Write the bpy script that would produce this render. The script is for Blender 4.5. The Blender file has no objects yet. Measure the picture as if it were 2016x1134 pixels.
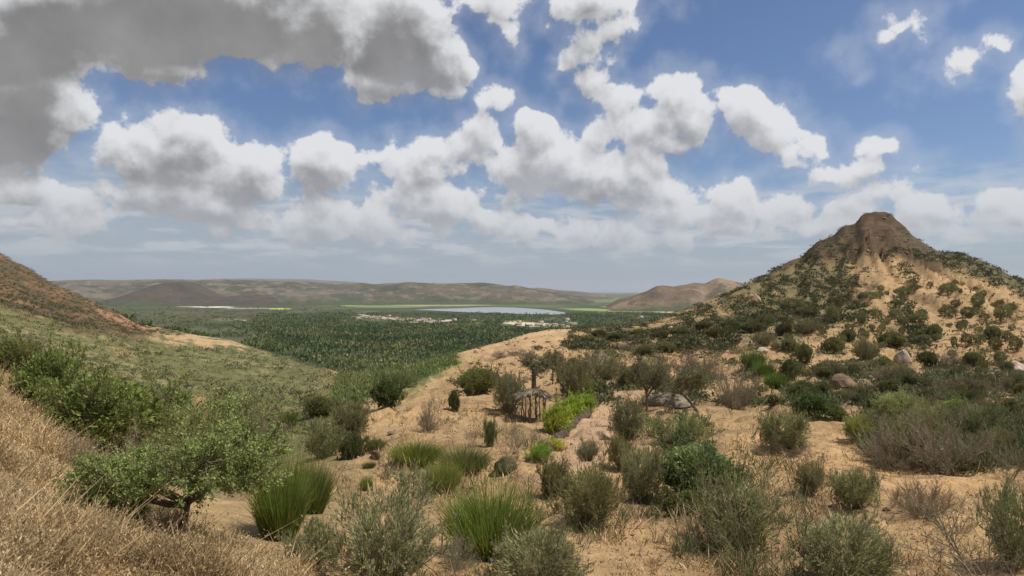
import bpy, math, random
import numpy as np
random.seed(7)
rng = np.random.default_rng(7)
scene = bpy.context.scene
COL = scene.collection
F = 1260.0; CX = 1008.0; HY = 573.0       # focal length and horizon in photo pixels
PLAIN = -60.0

# ------------------------------------------------------------------ camera
cam = bpy.data.cameras.new('camera'); cam_o = bpy.data.objects.new('camera', cam); COL.objects.link(cam_o)
cam.sensor_width = 36; cam.lens = 36 * F / 2016.0
cam.shift_y = (HY - 567.0) / 2016.0
cam.clip_start = 0.1; cam.clip_end = 120000
cam_o.location = (0, 0, 0); cam_o.rotation_euler = (math.pi / 2, 0, 0)
scene.camera = cam_o

# ------------------------------------------------------------------ light
SUN_EL = math.radians(61); SUN_AZ = math.radians(104)      # azimuth clockwise from +Y
sd = (math.cos(SUN_EL) * math.sin(SUN_AZ), math.cos(SUN_EL) * math.cos(SUN_AZ), math.sin(SUN_EL))
sun = bpy.data.lights.new('sun', 'SUN'); sun.energy = 5.0; sun.angle = math.radians(0.7); sun.color = (1.0, 0.94, 0.85)
sun_o = bpy.data.objects.new('sun', sun); COL.objects.link(sun_o)
from mathutils import Vector
sun_o.rotation_euler = Vector(sd).to_track_quat('Z', 'Y').to_euler()
scene.view_settings.view_transform = 'Standard'; scene.view_settings.look = 'None'
scene.view_settings.gamma = 1; scene.view_settings.use_curve_mapping = False
scene.view_settings.exposure = 0.0
try:
    scene.cycles.volume_bounces = 0; scene.cycles.max_bounces = 6; scene.cycles.transparent_max_bounces = 8
except Exception: pass

world = bpy.data.worlds.new('World'); scene.world = world; world.use_nodes = True
class NT:
    def __init__(s, tree): s.t = tree; s.n = tree.nodes; s.l = tree.links
    def node(s, typ, **kw):
        n = s.n.new(typ)
        for k, v in kw.items(): setattr(n, k, v)
        return n
    def put(s, sock, v):
        if isinstance(v, bpy.types.NodeSocket): s.l.new(v, sock)
        elif v is not None: sock.default_value = v
    def math(s, op, a, b=None, c=None, clamp=False):
        n = s.node('ShaderNodeMath', operation=op, use_clamp=clamp)
        s.put(n.inputs[0], a); s.put(n.inputs[1], b)
        if c is not None: s.put(n.inputs[2], c)
        return n.outputs[0]
    def vmath(s, op, a, b=None, out=0):
        n = s.node('ShaderNodeVectorMath', operation=op)
        s.put(n.inputs[0], a)
        if b is not None: s.put(n.inputs[3 if op == 'SCALE' else 1], b)
        return n.outputs[out]
    def noise(s, vec, scale, detail=4, rough=.5, dist=0., out='Fac'):
        n = s.node('ShaderNodeTexNoise'); s.put(n.inputs['Vector'], vec)
        n.inputs['Scale'].default_value = scale; n.inputs['Detail'].default_value = detail
        n.inputs['Roughness'].default_value = rough; n.inputs['Distortion'].default_value = dist
        return n.outputs[out]
    def ramp(s, v, a, b, c=0., d=1., smooth=True):
        n = s.node('ShaderNodeMapRange', interpolation_type='SMOOTHSTEP' if smooth else 'LINEAR')
        s.put(n.inputs['Value'], v)
        for k, x in zip(('From Min', 'From Max', 'To Min', 'To Max'), (a, b, c, d)): s.put(n.inputs[k], x)
        return n.outputs['Result']
    def mix(s, f, a, b, blend='MIX'):
        n = s.node('ShaderNodeMix', data_type='RGBA', blend_type=blend)
        s.put(n.inputs['Factor'], f)
        s.put(n.inputs[6], (*a, 1) if isinstance(a, tuple) and len(a) == 3 else a)
        s.put(n.inputs[7], (*b, 1) if isinstance(b, tuple) and len(b) == 3 else b)
        return n.outputs[2]

# cloud bodies: photo pixels (x, y, rx, ry, tilt in degrees)
CLOUDS = [(330, 20, 470, 112, 0), (60, 90, 190, 90, 0), (600, 60, 130, 78, 0), (330, 130, 110, 32, 0),
 (50, 225, 150, 105, -10), (345, 300, 190, 62, 4), (345, 262, 70, 45, 0), (250, 290, 90, 45, 0), (500, 335, 75, 60, 0), (90, 372, 125, 32, 0), (400, 405, 175, 42, 4),
 (40, 430, 90, 25, 0), (230, 420, 90, 22, 0),
 (770, 70, 135, 85, 20), (850, 120, 65, 58, 0), (760, 160, 85, 40, 0), (960, 8, 80, 26, 0), (1006, 52, 14, 28, 0),
 (1170, 10, 100, 40, 0), (1212, 58, 24, 20, 0), (986, 195, 17, 10, 20),
 (820, 315, 105, 38, 0), (850, 290, 60, 38, 0), (946, 268, 50, 46, 0), (1058, 272, 55, 52, 0), (1050, 320, 140, 52, 5), (1190, 345, 120, 48, 8), (1255, 335, 55, 42, 0), (1315, 378, 42, 38, 30),
 (860, 405, 130, 42, 0), (745, 432, 95, 42, 0), (950, 425, 75, 34, 10), (1010, 448, 60, 22, 10), (625, 330, 60, 50, 0), (635, 430, 80, 40, 0),
 (1135, 105, 28, 34, 30), (1168, 160, 32, 42, 35), (1215, 195, 50, 22, 15), (1325, 195, 52, 44, 0), (1370, 235, 50, 40, 10), (1265, 250, 92, 28, -8), (1340, 275, 60, 18, 0),
 (1465, 215, 40, 36, 20), (1510, 240, 66, 36, 28), (1575, 275, 55, 20, 30), (1612, 302, 22, 20, 30),
 (1425, 385, 48, 32, 0), (1380, 410, 62, 28, 0), (1310, 412, 34, 20, 0), (1555, 414, 74, 26, 0), (1430, 455, 70, 16, 0),
 (1690, 300, 38, 22, 10), (1670, 340, 80, 32, 0), (1640, 352, 55, 22, 0), (1740, 375, 90, 32, 10), (1810, 405, 80, 34, 12), (1660, 405, 110, 30, 0), (1700, 440, 130, 25, 0),
 (1970, 392, 34, 24, 15), (1960, 432, 50, 20, 0), (2010, 420, 35, 35, 0), (1950, 462, 90, 20, 0),
 (2025, 180, 30, 62, 0), (1770, 58, 46, 17, -24), (1806, 42, 15, 18, 0), (1908, 120, 48, 19, -25), (1957, 98, 29, 26, 0), (986, 195, 20, 14, 20), (1738, 296, 15, 12, 0),
 (1160, 452, 110, 13, 4), (1250, 475, 110, 11, 4), (1100, 478, 60, 9, 0)]

def cloud_group(bodies):
    """signed cloud density in a direction: bodies + billowing noise; beyond the listed bodies broken cumulus goes on"""
    g = bpy.data.node_groups.new('cloud_field', 'ShaderNodeTree')
    g.interface.new_socket('Dir', in_out='INPUT', socket_type='NodeSocketVector')
    g.interface.new_socket('Field', in_out='OUTPUT', socket_type='NodeSocketFloat')
    G = NT(g); gi = G.node('NodeGroupInput'); go = G.node('NodeGroupOutput')
    d0 = gi.outputs[0]
    warp = G.vmath('SUBTRACT', G.noise(d0, 9, 2, .55, out='Color'), (.5, .5, .5))
    dw = G.vmath('ADD', d0, G.vmath('SCALE', warp, .045))
    sp = G.node('ShaderNodeSeparateXYZ'); G.put(sp.inputs[0], dw)
    dy = G.math('MAXIMUM', sp.outputs[1], .2)
    cb = G.node('ShaderNodeCombineXYZ'); G.put(cb.inputs[0], G.math('DIVIDE', sp.outputs[0], dy)); G.put(cb.inputs[1], G.math('DIVIDE', sp.outputs[2], dy))
    uv = cb.outputs[0]
    big = G.noise(d0, 2.6, 1, .5)
    side = G.math('MAXIMUM', G.ramp(G.math('ABSOLUTE', G.math('DIVIDE', sp.outputs[0], dy)), .86, 1.15), G.ramp(G.math('DIVIDE', sp.outputs[2], dy), .5, .62))
    run = G.math('MULTIPLY_ADD', G.math('SUBTRACT', big, .50), -.9, G.math('SUBTRACT', 1., side))
    for (x, y, rx, ry, tilt) in bodies:
        m = G.node('ShaderNodeMapping', vector_type='TEXTURE')
        ma = G.node('ShaderNodeVectorMath', operation='MULTIPLY_ADD'); G.put(ma.inputs[0], run); ma.inputs[1].default_value = (1e-6, 1e-6, 0); G.put(ma.inputs[2], uv)
        G.put(m.inputs['Vector'], ma.outputs[0])      # evaluated one after another: keeps the shader stack small
        m.inputs['Location'].default_value = ((x - CX) / F, (HY - y) / F, 0)
        m.inputs['Rotation'].default_value = (0, 0, math.radians(-tilt))
        m.inputs['Scale'].default_value = (rx / F, ry / F, 1)
        r = min(rx, ry) / F
        s_ = G.math('MULTIPLY_ADD', G.vmath('LENGTH', m.outputs[0], out='Value'), r, -r)
        run = G.math('SMOOTH_MIN', run, s_, .012)
    n1 = G.math('SUBTRACT', G.noise(d0, 13, 8, .6, .1), .5)
    vor = G.node('ShaderNodeTexVoronoi', feature='F1'); G.put(vor.inputs['Vector'], dw); vor.inputs['Scale'].default_value = 30
    puff = G.math('SUBTRACT', .45, vor.outputs['Distance'])
    f = G.math('ADD', G.math('MULTIPLY', run, -1.), G.math('MULTIPLY', n1, .115))
    f = G.math('ADD', f, G.math('MULTIPLY_ADD', puff, .022, .011))
    G.put(go.inputs[0], f)
    return g

W = NT(world.node_tree); world.node_tree.nodes.clear()
tc = W.node('ShaderNodeTexCoord'); dirv = tc.outputs['Generated']
sky = W.node('ShaderNodeTexSky', sky_type='NISHITA', sun_disc=False, sun_elevation=SUN_EL, sun_rotation=SUN_AZ, altitude=300, air_density=1.0, dust_density=1.2, ozone_density=1.6)
sp = W.node('ShaderNodeSeparateXYZ'); W.put(sp.inputs[0], dirv)
el = sp.outputs[2]; ax = sp.outputs[0]
K = 10.0      # Background strength is 0.1, cloud radiances are given before it
def kc(c): return tuple(K * v for v in c)
clear = W.mix(1., sky.outputs[0], (.74, .83, .99), 'MULTIPLY')
# hazy veil low in the sky, thicker to the left
veil = W.math('MULTIPLY', W.ramp(W.math('ADD', el, W.math('MULTIPLY', ax, .07)), .02, .20, 1., 0.), .90)
clear = W.mix(veil, clear, kc((.365, .425, .49)))
st = W.ramp(W.noise(W.vmath('MULTIPLY', dirv, (1., 1., 5.)), 11, 6, .6, .2), .44, .64)      # thin streaky layers towards the horizon
st = W.math('MULTIPLY', st, W.math('MULTIPLY', W.ramp(el, .02, .075), W.ramp(el, .10, .19, 1., 0.)))
def background(col):
    bg = W.node('ShaderNodeBackground'); bg.inputs['Strength'].default_value = .1; W.put(bg.inputs[0], col); return bg.outputs[0]
def cloudy(bodies):
    g = cloud_group(bodies)
    def field(v):
        n = W.node('ShaderNodeGroup'); n.node_tree = g; W.put(n.inputs[0], v); return n.outputs[0]
    f0 = field(dirv); f1 = field(W.vmath('ADD', dirv, (.004, 0, .016))); f2 = field(W.vmath('ADD', dirv, (.012, 0, .048)))
    alpha = W.math('MAXIMUM', W.ramp(f0, .000, .013), W.math('MULTIPLY', W.ramp(f0, -.035, .012), .25))
    dark = W.math('ADD', W.math('MULTIPLY', W.ramp(f1, .0, .085, smooth=False), .42), W.math('MULTIPLY', W.ramp(f2, -.02, .055, smooth=False), .62))
    dark = W.math('ADD', dark, W.math('MULTIPLY', W.math('SUBTRACT', f1, f0), 13.))
    leftdark = W.ramp(W.math('SUBTRACT', el, W.math('MULTIPLY', ax, .5)), .12, .58, 0., 1.)
    grey = W.mix(leftdark, kc((.36, .37, .40)), kc((.24, .235, .235)))
    dark = W.math('ADD', dark, W.math('MULTIPLY', W.ramp(f0, .01, .10), W.math('MULTIPLY', leftdark, .6)))
    dark = W.ramp(dark, -.10, 1.02)
    grey = W.mix(.5, grey, W.vmath('SCALE', grey, W.ramp(W.noise(dirv, 7, 5, .55), .3, .7, .45, 1.55, False)))
    ccol = W.mix(dark, kc((.76, .77, .79)), grey)
    ccol = W.mix(W.ramp(el, .03, .19, .65, 0.), ccol, kc((.43, .455, .495)))
    col = W.mix(W.math('MULTIPLY', st, .7), clear, kc((.60, .62, .65)))
    return background(W.mix(W.math('MULTIPLY', alpha, W.ramp(el, .03, .09, .0, 1.)), col, ccol))
def switch(cond, a, b):
    m = W.node('ShaderNodeMixShader'); W.put(m.inputs[0], cond); W.l.new(a, m.inputs[1]); W.l.new(b, m.inputs[2]); return m.outputs[0]
ysafe = W.math('MAXIMUM', sp.outputs[1], .0001); uu = W.math('DIVIDE', ax, ysafe); vv = W.math('DIVIDE', el, ysafe)
# bodies are only looked up in their own strip of the sky (exact, only faster)
edges = [-1.0, -.56, -.30, -.08, .14, .38, .62, 1.0]
def strip(i, j):
    if j - i == 1:
        lo, hi = edges[i] * F + CX - 125, edges[j] * F + CX + 125
        return cloudy([b for b in CLOUDS if b[0] + b[2] > lo and b[0] - b[2] < hi])
    m = (i + j) // 2
    return switch(W.math('GREATER_THAN', uu, edges[m]), strip(i, m), strip(m, j))
inside = W.math('MULTIPLY', W.math('MULTIPLY', W.math('LESS_THAN', W.math('ABSOLUTE', uu), 1.0), W.math('GREATER_THAN', sp.outputs[1], .01)), W.math('LESS_THAN', vv, .72))
sh = switch(inside, cloudy([]), strip(0, len(edges) - 1))
sh = switch(W.math('GREATER_THAN', el, .021), background(clear), sh)
world.cycles.sampling_method = 'MANUAL'; world.cycles.sample_map_resolution = 256
wo = W.node('ShaderNodeOutputWorld'); W.l.new(sh, wo.inputs[0])

# ------------------------------------------------------------------ helpers
def P(px): return (px - CX) / F
def tag(o, label=None, cat=None, group=None, kind=None):
    if label: o['label'] = label
    if cat: o['category'] = cat
    if group: o['group'] = group
    if kind: o['kind'] = kind
    return o
def mesh_np(name, V, Fc, mat=None, smooth=False, col=None):
    """V (n,3), Fc (m,k) all faces with k corners"""
    V = np.ascontiguousarray(V, np.float32); Fc = np.ascontiguousarray(Fc, np.int32)
    me = bpy.data.meshes.new(name)
    me.vertices.add(len(V)); me.vertices.foreach_set('co', V.ravel())
    m, k = Fc.shape
    me.loops.add(m * k); me.loops.foreach_set('vertex_index', Fc.ravel())
    me.polygons.add(m); me.polygons.foreach_set('loop_start', np.arange(0, m * k, k, dtype=np.int32))
    me.polygons.foreach_set('loop_total', np.full(m, k, np.int32))
    if smooth: me.polygons.foreach_set('use_smooth', np.ones(m, bool))
    if col is not None:
        a = me.color_attributes.new('col', 'FLOAT_COLOR', 'POINT')
        c4 = np.ones((len(V), 4), np.float32); c4[:, :3] = col; a.data.foreach_set('color', c4.ravel())
    me.update(calc_edges=True)
    if mat: me.materials.append(mat)
    return me
def link(name, me, parent=None, loc=None):
    o = bpy.data.objects.new(name, me); COL.objects.link(o)
    if parent: o.parent = parent
    if loc is not None: o.location = loc
    return o
def smooth1(a, s, axis):
    k = int(s * 3) + 1; x = np.arange(-k, k + 1); w = np.exp(-x * x / (2 * s * s)); w /= w.sum()
    pad = [(0, 0)] * a.ndim; pad[axis] = (k, k); b = np.pad(a, pad, mode='edge')
    out = np.zeros_like(a)
    for i, wi in enumerate(w):
        sl = [slice(None)] * a.ndim; sl[axis] = slice(i, i + a.shape[axis]); out += wi * b[tuple(sl)]
    return out
_tab = np.random.default_rng(3).random((512, 512)).astype(np.float32)
def vnoise(x, y):
    xi = np.floor(x).astype(np.int64); yi = np.floor(y).astype(np.int64)
    fx = x - xi; fy = y - yi; fx = fx * fx * (3 - 2 * fx); fy = fy * fy * (3 - 2 * fy)
    a = _tab[xi & 511, yi & 511]; b = _tab[(xi + 1) & 511, yi & 511]
    c = _tab[xi & 511, (yi + 1) & 511]; d = _tab[(xi + 1) & 511, (yi + 1) & 511]
    return (a * (1 - fx) + b * fx) * (1 - fy) + (c * (1 - fx) + d * fx) * fy
def fbm(x, y, sc, octs=4, rough=.5, ridged=False):
    s = 0; amp = 1; tot = 0; f = 1. / sc
    for i in range(octs):
        n = vnoise(x * f + 17.3 * i, y * f - 9.1 * i)
        if ridged: n = 1 - np.abs(2 * n - 1)
        s = s + amp * n; tot += amp; amp *= rough; f *= 2.03
    return s / tot
def sstep(a, b, x): t = np.clip((x - a) / (b - a), 0, 1); return t * t * (3 - 2 * t)

# ------------------------------------------------------------------ terrain
# ground profiles: photo column -> the ground going away from the camera as (depth m, photo row), 12 stages
def zz(d, z): return (d, HY - F * z / d)
PROF = {
 -500: [zz(1.5,-1.5), zz(3.5,-1.4), zz(6,-1.2), zz(12,-.4), zz(24,-2), zz(50,-1), zz(100,2), zz(200,9), zz(320,22), zz(430,38), zz(600,25), zz(1300,-61)],
 -200: [zz(1.5,-1.5), zz(3.5,-1.5), (6,880), (15,660), (26,670), (50,640), (110,615), (210,560), (320,500), (420,430), zz(620,15), zz(1300,-61)],
 0:   [zz(1.5,-1.55), (3.5,1134), (7,900), (18,702), zz(28,-6), (48,705), (110,650), (210,612), (330,556), (420,500), zz(650,0), zz(1200,-61)],
 150: [zz(1.5,-1.6), (3.9,1134), (7,1000), (14,815), zz(26,-7.5), (45,790), (100,710), (210,652), (330,618), (420,583), zz(620,-20), zz(1000,-61)],
 300: [zz(1.5,-1.65), (4.3,1134), (7.5,1030), (12,930), zz(24,-8.5), (45,835), (100,750), (210,692), (320,668), (420,649), zz(560,-35.5), zz(1000,-61)],
 450: [zz(1.5,-1.7), (5,1134), (8,1060), (12,990), zz(24,-7.8), (45,840), (100,770), (210,712), (310,688), (420,668), zz(530,-41), zz(820,-61)],
 580: [zz(1.5,-1.8), (6.2,1134), (9,1060), (13,985), (24,905), (45,838), (95,775), (190,738), (290,720), (400,711), zz(500,-54), zz(660,-61)],
 700: [zz(1.5,-1.85), (7.3,1134), (10,1050), (14,975), (22,900), (36,838), (55,795), (72,770), (90,756), (112,745), zz(180,-38), zz(300,-61)],
 850: [zz(1.5,-1.9), (7.6,1134), (10.5,1045), (15,965), (22,900), (34,838), (52,780), (72,745), (95,724), (118,708), zz(180,-36), zz(300,-61)],
 1000: [zz(1.5,-1.9), (7.8,1134), (10.5,1045), (15,965), (22,900), (34,840), (50,785), (75,728), (110,693), (150,668), zz(210,-36), zz(330,-61)],
 1090: [zz(1.5,-1.9), (7.8,1134), (10.5,1045), (15,965), (22,900), (34,840), (50,785), (78,725), (120,683), (180,650), zz(240,-36), zz(360,-61)],
 1200: [zz(1.5,-1.9), (8,1134), (10.8,1045), (15.5,965), (23,895), (34,838), (50,782), (80,722), (130,676), (205,645), zz(270,-36), zz(400,-61)],
 1300: [zz(1.5,-1.9), (8,1134), (11,1045), (16,965), (23,895), (34,835), (50,780), (80,722), (135,673), (215,634), zz(290,-36), zz(430,-61)],
 1450: [zz(1.5,-1.9), (8.2,1134), (11,1045), (16,962), (23,895), (34,832), (50,778), (85,712), (150,628), (225,566), zz(320,-30), zz(480,-61)],
 1600: [zz(1.5,-1.9), (8.3,1134), (11,1045), (16,960), (24,888), (35,825), (52,770), (100,695), (165,592), (230,478), zz(330,-20), zz(500,-61)],
 1720: [zz(1.5,-1.9), (8.4,1134), (11,1045), (16,960), (24,888), (35,825), (54,768), (105,692), (170,568), (230,416), zz(340,-15), zz(520,-61)],
 1850: [zz(1.5,-1.9), (8.4,1134), (11,1045), (16,960), (24,885), (35,822), (54,765), (100,700), (165,590), (235,497), zz(350,-15), zz(540,-61)],
 2016: [zz(1.5,-1.9), (8.3,1134), (11,1042), (16,955), (24,882), (35,820), (52,768), (90,712), (150,640), (230,551), zz(350,-20), zz(560,-61)],
 2300: [zz(1.5,-1.9), (8,1134), (11,1040), (16,955), (24,880), (35,818), (52,768), (85,715), (140,668), (220,612), zz(350,-25), zz(600,-61)],
 2700: [zz(1.5,-1.9), (8,1134), (11,1040), (16,955), (24,880), (35,818), (52,768), (85,718), (140,680), (220,645), zz(350,-35), zz(600,-61)]}
CREST = [(-500, 462), (-200, 430), (0, 500), (30, 514), (62, 530), (92, 552), (130, 570), (180, 590), (230, 616), (262, 634), (300, 649), (450, 668), (580, 711), (640, 730), (700, 745), (770, 728), (850, 708),
 (950, 681), (1000, 668), (1040, 655), (1090, 648), (1200, 643), (1280, 632), (1300, 625), (1340, 612), (1380, 597), (1416, 581), (1460, 561), (1500, 545), (1540, 523), (1578, 507), (1592, 490), (1608, 474),
 (1640, 462), (1654, 445), (1668, 438), (1685, 436), (1691, 424), (1706, 415), (1728, 415), (1752, 418), (1772, 437), (1796, 462), (1830, 484), (1852, 497), (1895, 496), (1930, 514), (1975, 535), (2000, 547), (2016, 552), (2100, 575), (2300, 612), (2700, 645)]
NC, NR1, NR2 = 820, 460, 130
UU = np.linspace(-1.38, 1.38, NC)
DD = np.concatenate([np.geomspace(1.5, 600, NR1), 1. / np.linspace(1 / 600., 1 / 32000., NR2 + 1)[1:]])
NR = len(DD)
pxs = UU * F + CX
kp = sorted(PROF); nd = np.zeros((12, NC)); nz = np.zeros((12, NC))
for i in range(12):
    dk = np.array([PROF[k][i][0] for k in kp]); yk = np.array([PROF[k][i][1] for k in kp])
    nd[i] = smooth1(np.interp(pxs, kp, dk), 12, 0)
    if i == 9: yk_c = smooth1(np.interp(pxs, [c[0] for c in CREST], [c[1] for c in CREST]), .7, 0) + (fbm(pxs, pxs * 0, 26, 5, .65) - .5) * 8 * np.interp(pxs, [0, 200, 300, 1350, 1560, 2016], [1, 1, .2, .3, 1, 1]); nz[i] = -(yk_c - HY) / F * nd[i]
    else: nz[i] = smooth1(np.interp(pxs, kp, -(yk - HY) / F * dk), 12, 0)
Z = np.zeros((NR, NC))
for c in range(NC):
    Z[:, c] = np.interp(np.log(DD), np.log(np.append(nd[:, c], 40000)), np.append(nz[:, c], PLAIN - 1))
crest_keep = Z.copy()
Z = smooth1(Z, 5, 0)
jj = np.abs(np.log(DD[:, None]) - np.log(nd[9][None, :]))
kcr = np.exp(-(jj / .03) ** 2); Z = Z * (1 - kcr) + crest_keep * kcr
XX = UU[None, :] * DD[:, None]; YY = np.repeat(DD[:, None], NC, 1)
land = 1 - sstep(PLAIN + 3, PLAIN + 22, -(-Z)) if False else sstep(PLAIN + 4, PLAIN + 25, Z)
PXv = np.repeat(pxs[None, :], NR, 0)
gm = lambda w_: 0
hillR = sstep(1330, 1480, PXv) * sstep(95, 150, YY) * (1 - sstep(300, 420, YY))
hillL = (1 - sstep(300, 480, PXv)) * sstep(150, 300, YY) * (YY < 900)
n_near = ((fbm(XX, YY, 1.6, 4) - .5) * .24 + (fbm(XX + 7, YY, 4.5, 4, .5, True) - .62) * .55 * sstep(5, 14, YY)) * sstep(2, 9, YY)
n_mid = ((fbm(XX, YY, 9, 4) - .5) * 1.1 + (fbm(XX + 30, YY * .8, 13, 5, .5, True) - .62) * 2.6 * sstep(640, 900, PXv)) * sstep(12, 50, YY)
n_big = (fbm(XX, YY, 30, 4) - .5) * 3.2 * sstep(60, 160, YY)
crest_d = nd[9][None, :]; kcr = (1 - .85 * np.exp(-((np.log(YY / crest_d)) / .10) ** 2)) * np.ones_like(Z); Z += kcr * land * (n_near + n_mid + n_big * (1 - .5 * sstep(500, 700, PXv) * (1 - sstep(1250, 1400, PXv))) )
ang = np.arctan2(XX - 130, YY - 235); rad = np.hypot(XX - 130, YY - 235)
gul = (fbm(ang * 9 + 40 + rad * .01, rad * .02, 1., 3, .5, True) - .6) * 8 * sstep(6, 40, rad) * (1 - sstep(90, 130, rad))
Z += kcr * hillR * (gul + (fbm(XX, YY, 6, 5, .6, True) - .58) * 4.2 * (.35 + .65 * sstep(-6, 8, Z)))
terr = (np.abs((Z * .3 + fbm(XX, YY, 22, 3) * 2.2) % 1 - .5) - .25) * 3.4
Z += kcr * hillR * terr * sstep(8, 24, Z)
Z += kcr * hillL * ((fbm(XX + YY * .4, YY, 26, 4, .6, True) - .55) * 9 + (fbm(XX, YY, 5, 4, .6) - .5) * 3)
Z += (1 - land) * (fbm(XX, YY, 60, 3) - .5) * .9

# low scarps washed into the sand
tq = fbm(XX, YY, 12, 3) * 8; fq = tq - np.floor(tq)
Z += ((sstep(.40, .60, fq) - fq) * .55 * land * sstep(14, 26, YY) * (1 - sstep(75, 110, YY)) + (sstep(.42, .58, (tq * 1.7) % 1) - (tq * 1.7) % 1) * .16 * land * sstep(7, 12, YY) * (1 - sstep(20, 30, YY))) * sstep(640, 760, PXv)
ROW = HY - F * Z / DD[:, None]
def ground(x, y):
    u = np.asarray(x) / np.asarray(y); fc = np.clip((u - UU[0]) / (UU[1] - UU[0]), 0, NC - 1.001)
    fr = np.clip(np.interp(y, DD, np.arange(NR)), 0, NR - 1.001)
    c = fc.astype(int); r = fr.astype(int); a = fc - c; b = fr - r
    return (Z[r, c] * (1 - a) + Z[r, c + 1] * a) * (1 - b) + (Z[r + 1, c] * (1 - a) + Z[r + 1, c + 1] * a) * b
def hit(px, py, dmin=2.5):
    c = int(np.clip((P(px) - UU[0]) / (UU[1] - UU[0]) + .5, 0, NC - 1))
    m = (Z[:, c] >= -(py - HY) / F * DD) & (DD >= dmin)
    j = int(np.argmax(m)) if m.any() else NR - 1
    d = DD[j]; j0 = max(j - 1, 0)
    g1 = Z[j, c] + (py - HY) / F * DD[j]; g0 = Z[j0, c] + (py - HY) / F * DD[j0]
    if g0 < 0 <= g1: d = DD[j0] + (DD[j] - DD[j0]) * (-g0) / (g1 - g0)
    x = P(px) * d
    return float(x), float(d), float(ground(x, d))

# --- surface colour zones of the ground (what grows or lies there)
SAND = np.array((.38, .248, .120)); PALE = np.array((.45, .305, .165)); DRY = np.array((.30, .205, .105)); GSL = np.array((.155, .155, .062)); GDK = np.array((.055, .075, .03))
BRN = np.array((.135, .088, .048)); PLG = np.array((.062, .078, .034)); OLV = np.array((.16, .155, .075)); FLD = np.array((.34, .36, .17)); PNK = np.array((.46, .24, .145)); WOOD = np.array((.045, .062, .026))
C = np.zeros((NR, NC, 3)) + SAND
nf = fbm(XX / np.maximum(YY, 1) * 300, np.log(YY) * 140, 6, 4, .6)         # edge noise
nw = fbm(XX, YY, 14, 5, .6); nw2 = fbm(XX + 90, YY, 3.2, 4, .6)
def blend(m, c):
    global C
    C = C * (1 - m[..., None]) + np.asarray(c) * m[..., None]
def spot(px, py, rx, ry, c, s=1., ang=0., edge=.5, lo=0, hi=1e9):
    a = math.radians(ang); dx = PXv - px; dyy = ROW - py
    q = np.hypot((dx * math.cos(a) + dyy * math.sin(a)) / rx, (-dx * math.sin(a) + dyy * math.cos(a)) / ry) + (nf - .5) * edge * 2
    blend(s * (1 - sstep(.75, 1.1, q)) * (YY > lo) * (YY < hi), c)
plain = (1 - land)
blend(sstep(.4, .6, nw2) * .35, PALE); blend(sstep(.45, .62, nw) * .6, DRY); blend(sstep(.52, .62, fbm(XX + 40, YY, 5, 5, .65)) * (YY < 60) * .5, (.20, .135, .068))
# left hill-sides
leftm = 1 - sstep(600, 720, PXv)
blend(leftm * (YY > 20), GSL * (.9 + .0))
blend(leftm * sstep(.5, .66, fbm(XX, YY, 11, 5, .65)) * (YY > 20) * .75, (.27, .225, .11))
blend(leftm * (YY <= 24) * .8, (.30, .21, .105))
# edge of the brown hill
bl = np.interp(PXv, [-500, 0, 130, 230, 330, 420, 2200], [560, 600, 640, 660, 655, 640, 500])
brn = (1 - sstep(380, 430, PXv)) * sstep(-14, 8, bl - ROW + (nf - .5) * 50) * (YY < 800) * (YY > 120)
blend(brn, BRN * .85); blend(brn * sstep(.5, .62, fbm(XX, YY, 9, 4, .6)) * .8, (.21, .13, .072)); blend(brn * sstep(.55, .65, fbm(XX + 50, YY, 12, 4, .6)) * .6, (.06, .065, .03))
spot(245, 632, 60, 9, PNK * .8, .7, 22, .8, 150, 900); spot(290, 642, 40, 5, PNK * .95, .7, 8, .7, 150, 900)
spot(395, 666, 92, 16, PALE, .9, 6, 1.3, 150, 900); spot(450, 674, 50, 10, PALE, .8, 5, 1.3, 150, 900); blend((PXv > 290) * (PXv < 520) * (ROW > 645) * (ROW < 690) * (YY > 200) * (YY < 600) * sstep(.52, .6, fbm(XX, YY * .6, 9, 4, .65)) * .85, GSL * .8); spot(240, 695, 28, 10, SAND, .5, 20, .9, 50, 500); spot(440, 815, 80, 18, SAND * 1.05, .95, 22, .6, 20, 90); spot(500, 880, 60, 14, SAND, .8, 10, .6, 20, 60)
spot(160, 690, 20, 8, SAND, .5, 0, .9, 40, 400)
# right hill
blend(hillR * sstep(.38, .6, fbm(XX, YY, 16, 4, .6)) * .25, DRY)
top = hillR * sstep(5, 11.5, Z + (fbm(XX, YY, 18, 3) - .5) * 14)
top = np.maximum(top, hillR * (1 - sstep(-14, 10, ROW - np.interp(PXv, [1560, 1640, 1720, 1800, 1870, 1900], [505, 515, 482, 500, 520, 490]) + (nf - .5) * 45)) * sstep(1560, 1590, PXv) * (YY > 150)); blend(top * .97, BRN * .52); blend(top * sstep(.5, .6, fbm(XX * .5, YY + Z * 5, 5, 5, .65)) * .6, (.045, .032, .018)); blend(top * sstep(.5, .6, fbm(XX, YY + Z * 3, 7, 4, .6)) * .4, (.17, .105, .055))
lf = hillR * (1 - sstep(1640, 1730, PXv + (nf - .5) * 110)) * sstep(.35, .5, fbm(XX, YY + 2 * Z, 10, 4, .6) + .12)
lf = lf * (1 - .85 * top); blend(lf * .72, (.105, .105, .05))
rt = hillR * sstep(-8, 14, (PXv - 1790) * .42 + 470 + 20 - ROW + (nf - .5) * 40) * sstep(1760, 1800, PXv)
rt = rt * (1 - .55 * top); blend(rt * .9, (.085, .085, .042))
for (a, b, rx, ry) in [(1330, 655, 120, 16), (1450, 640, 90, 22), (1520, 665, 70, 12), (1230, 655, 90, 12), (1180, 668, 60, 8)]:
    spot(a, b, rx, ry, (.10, .10, .05), .75, -4, .9, 60, 330)
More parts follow.
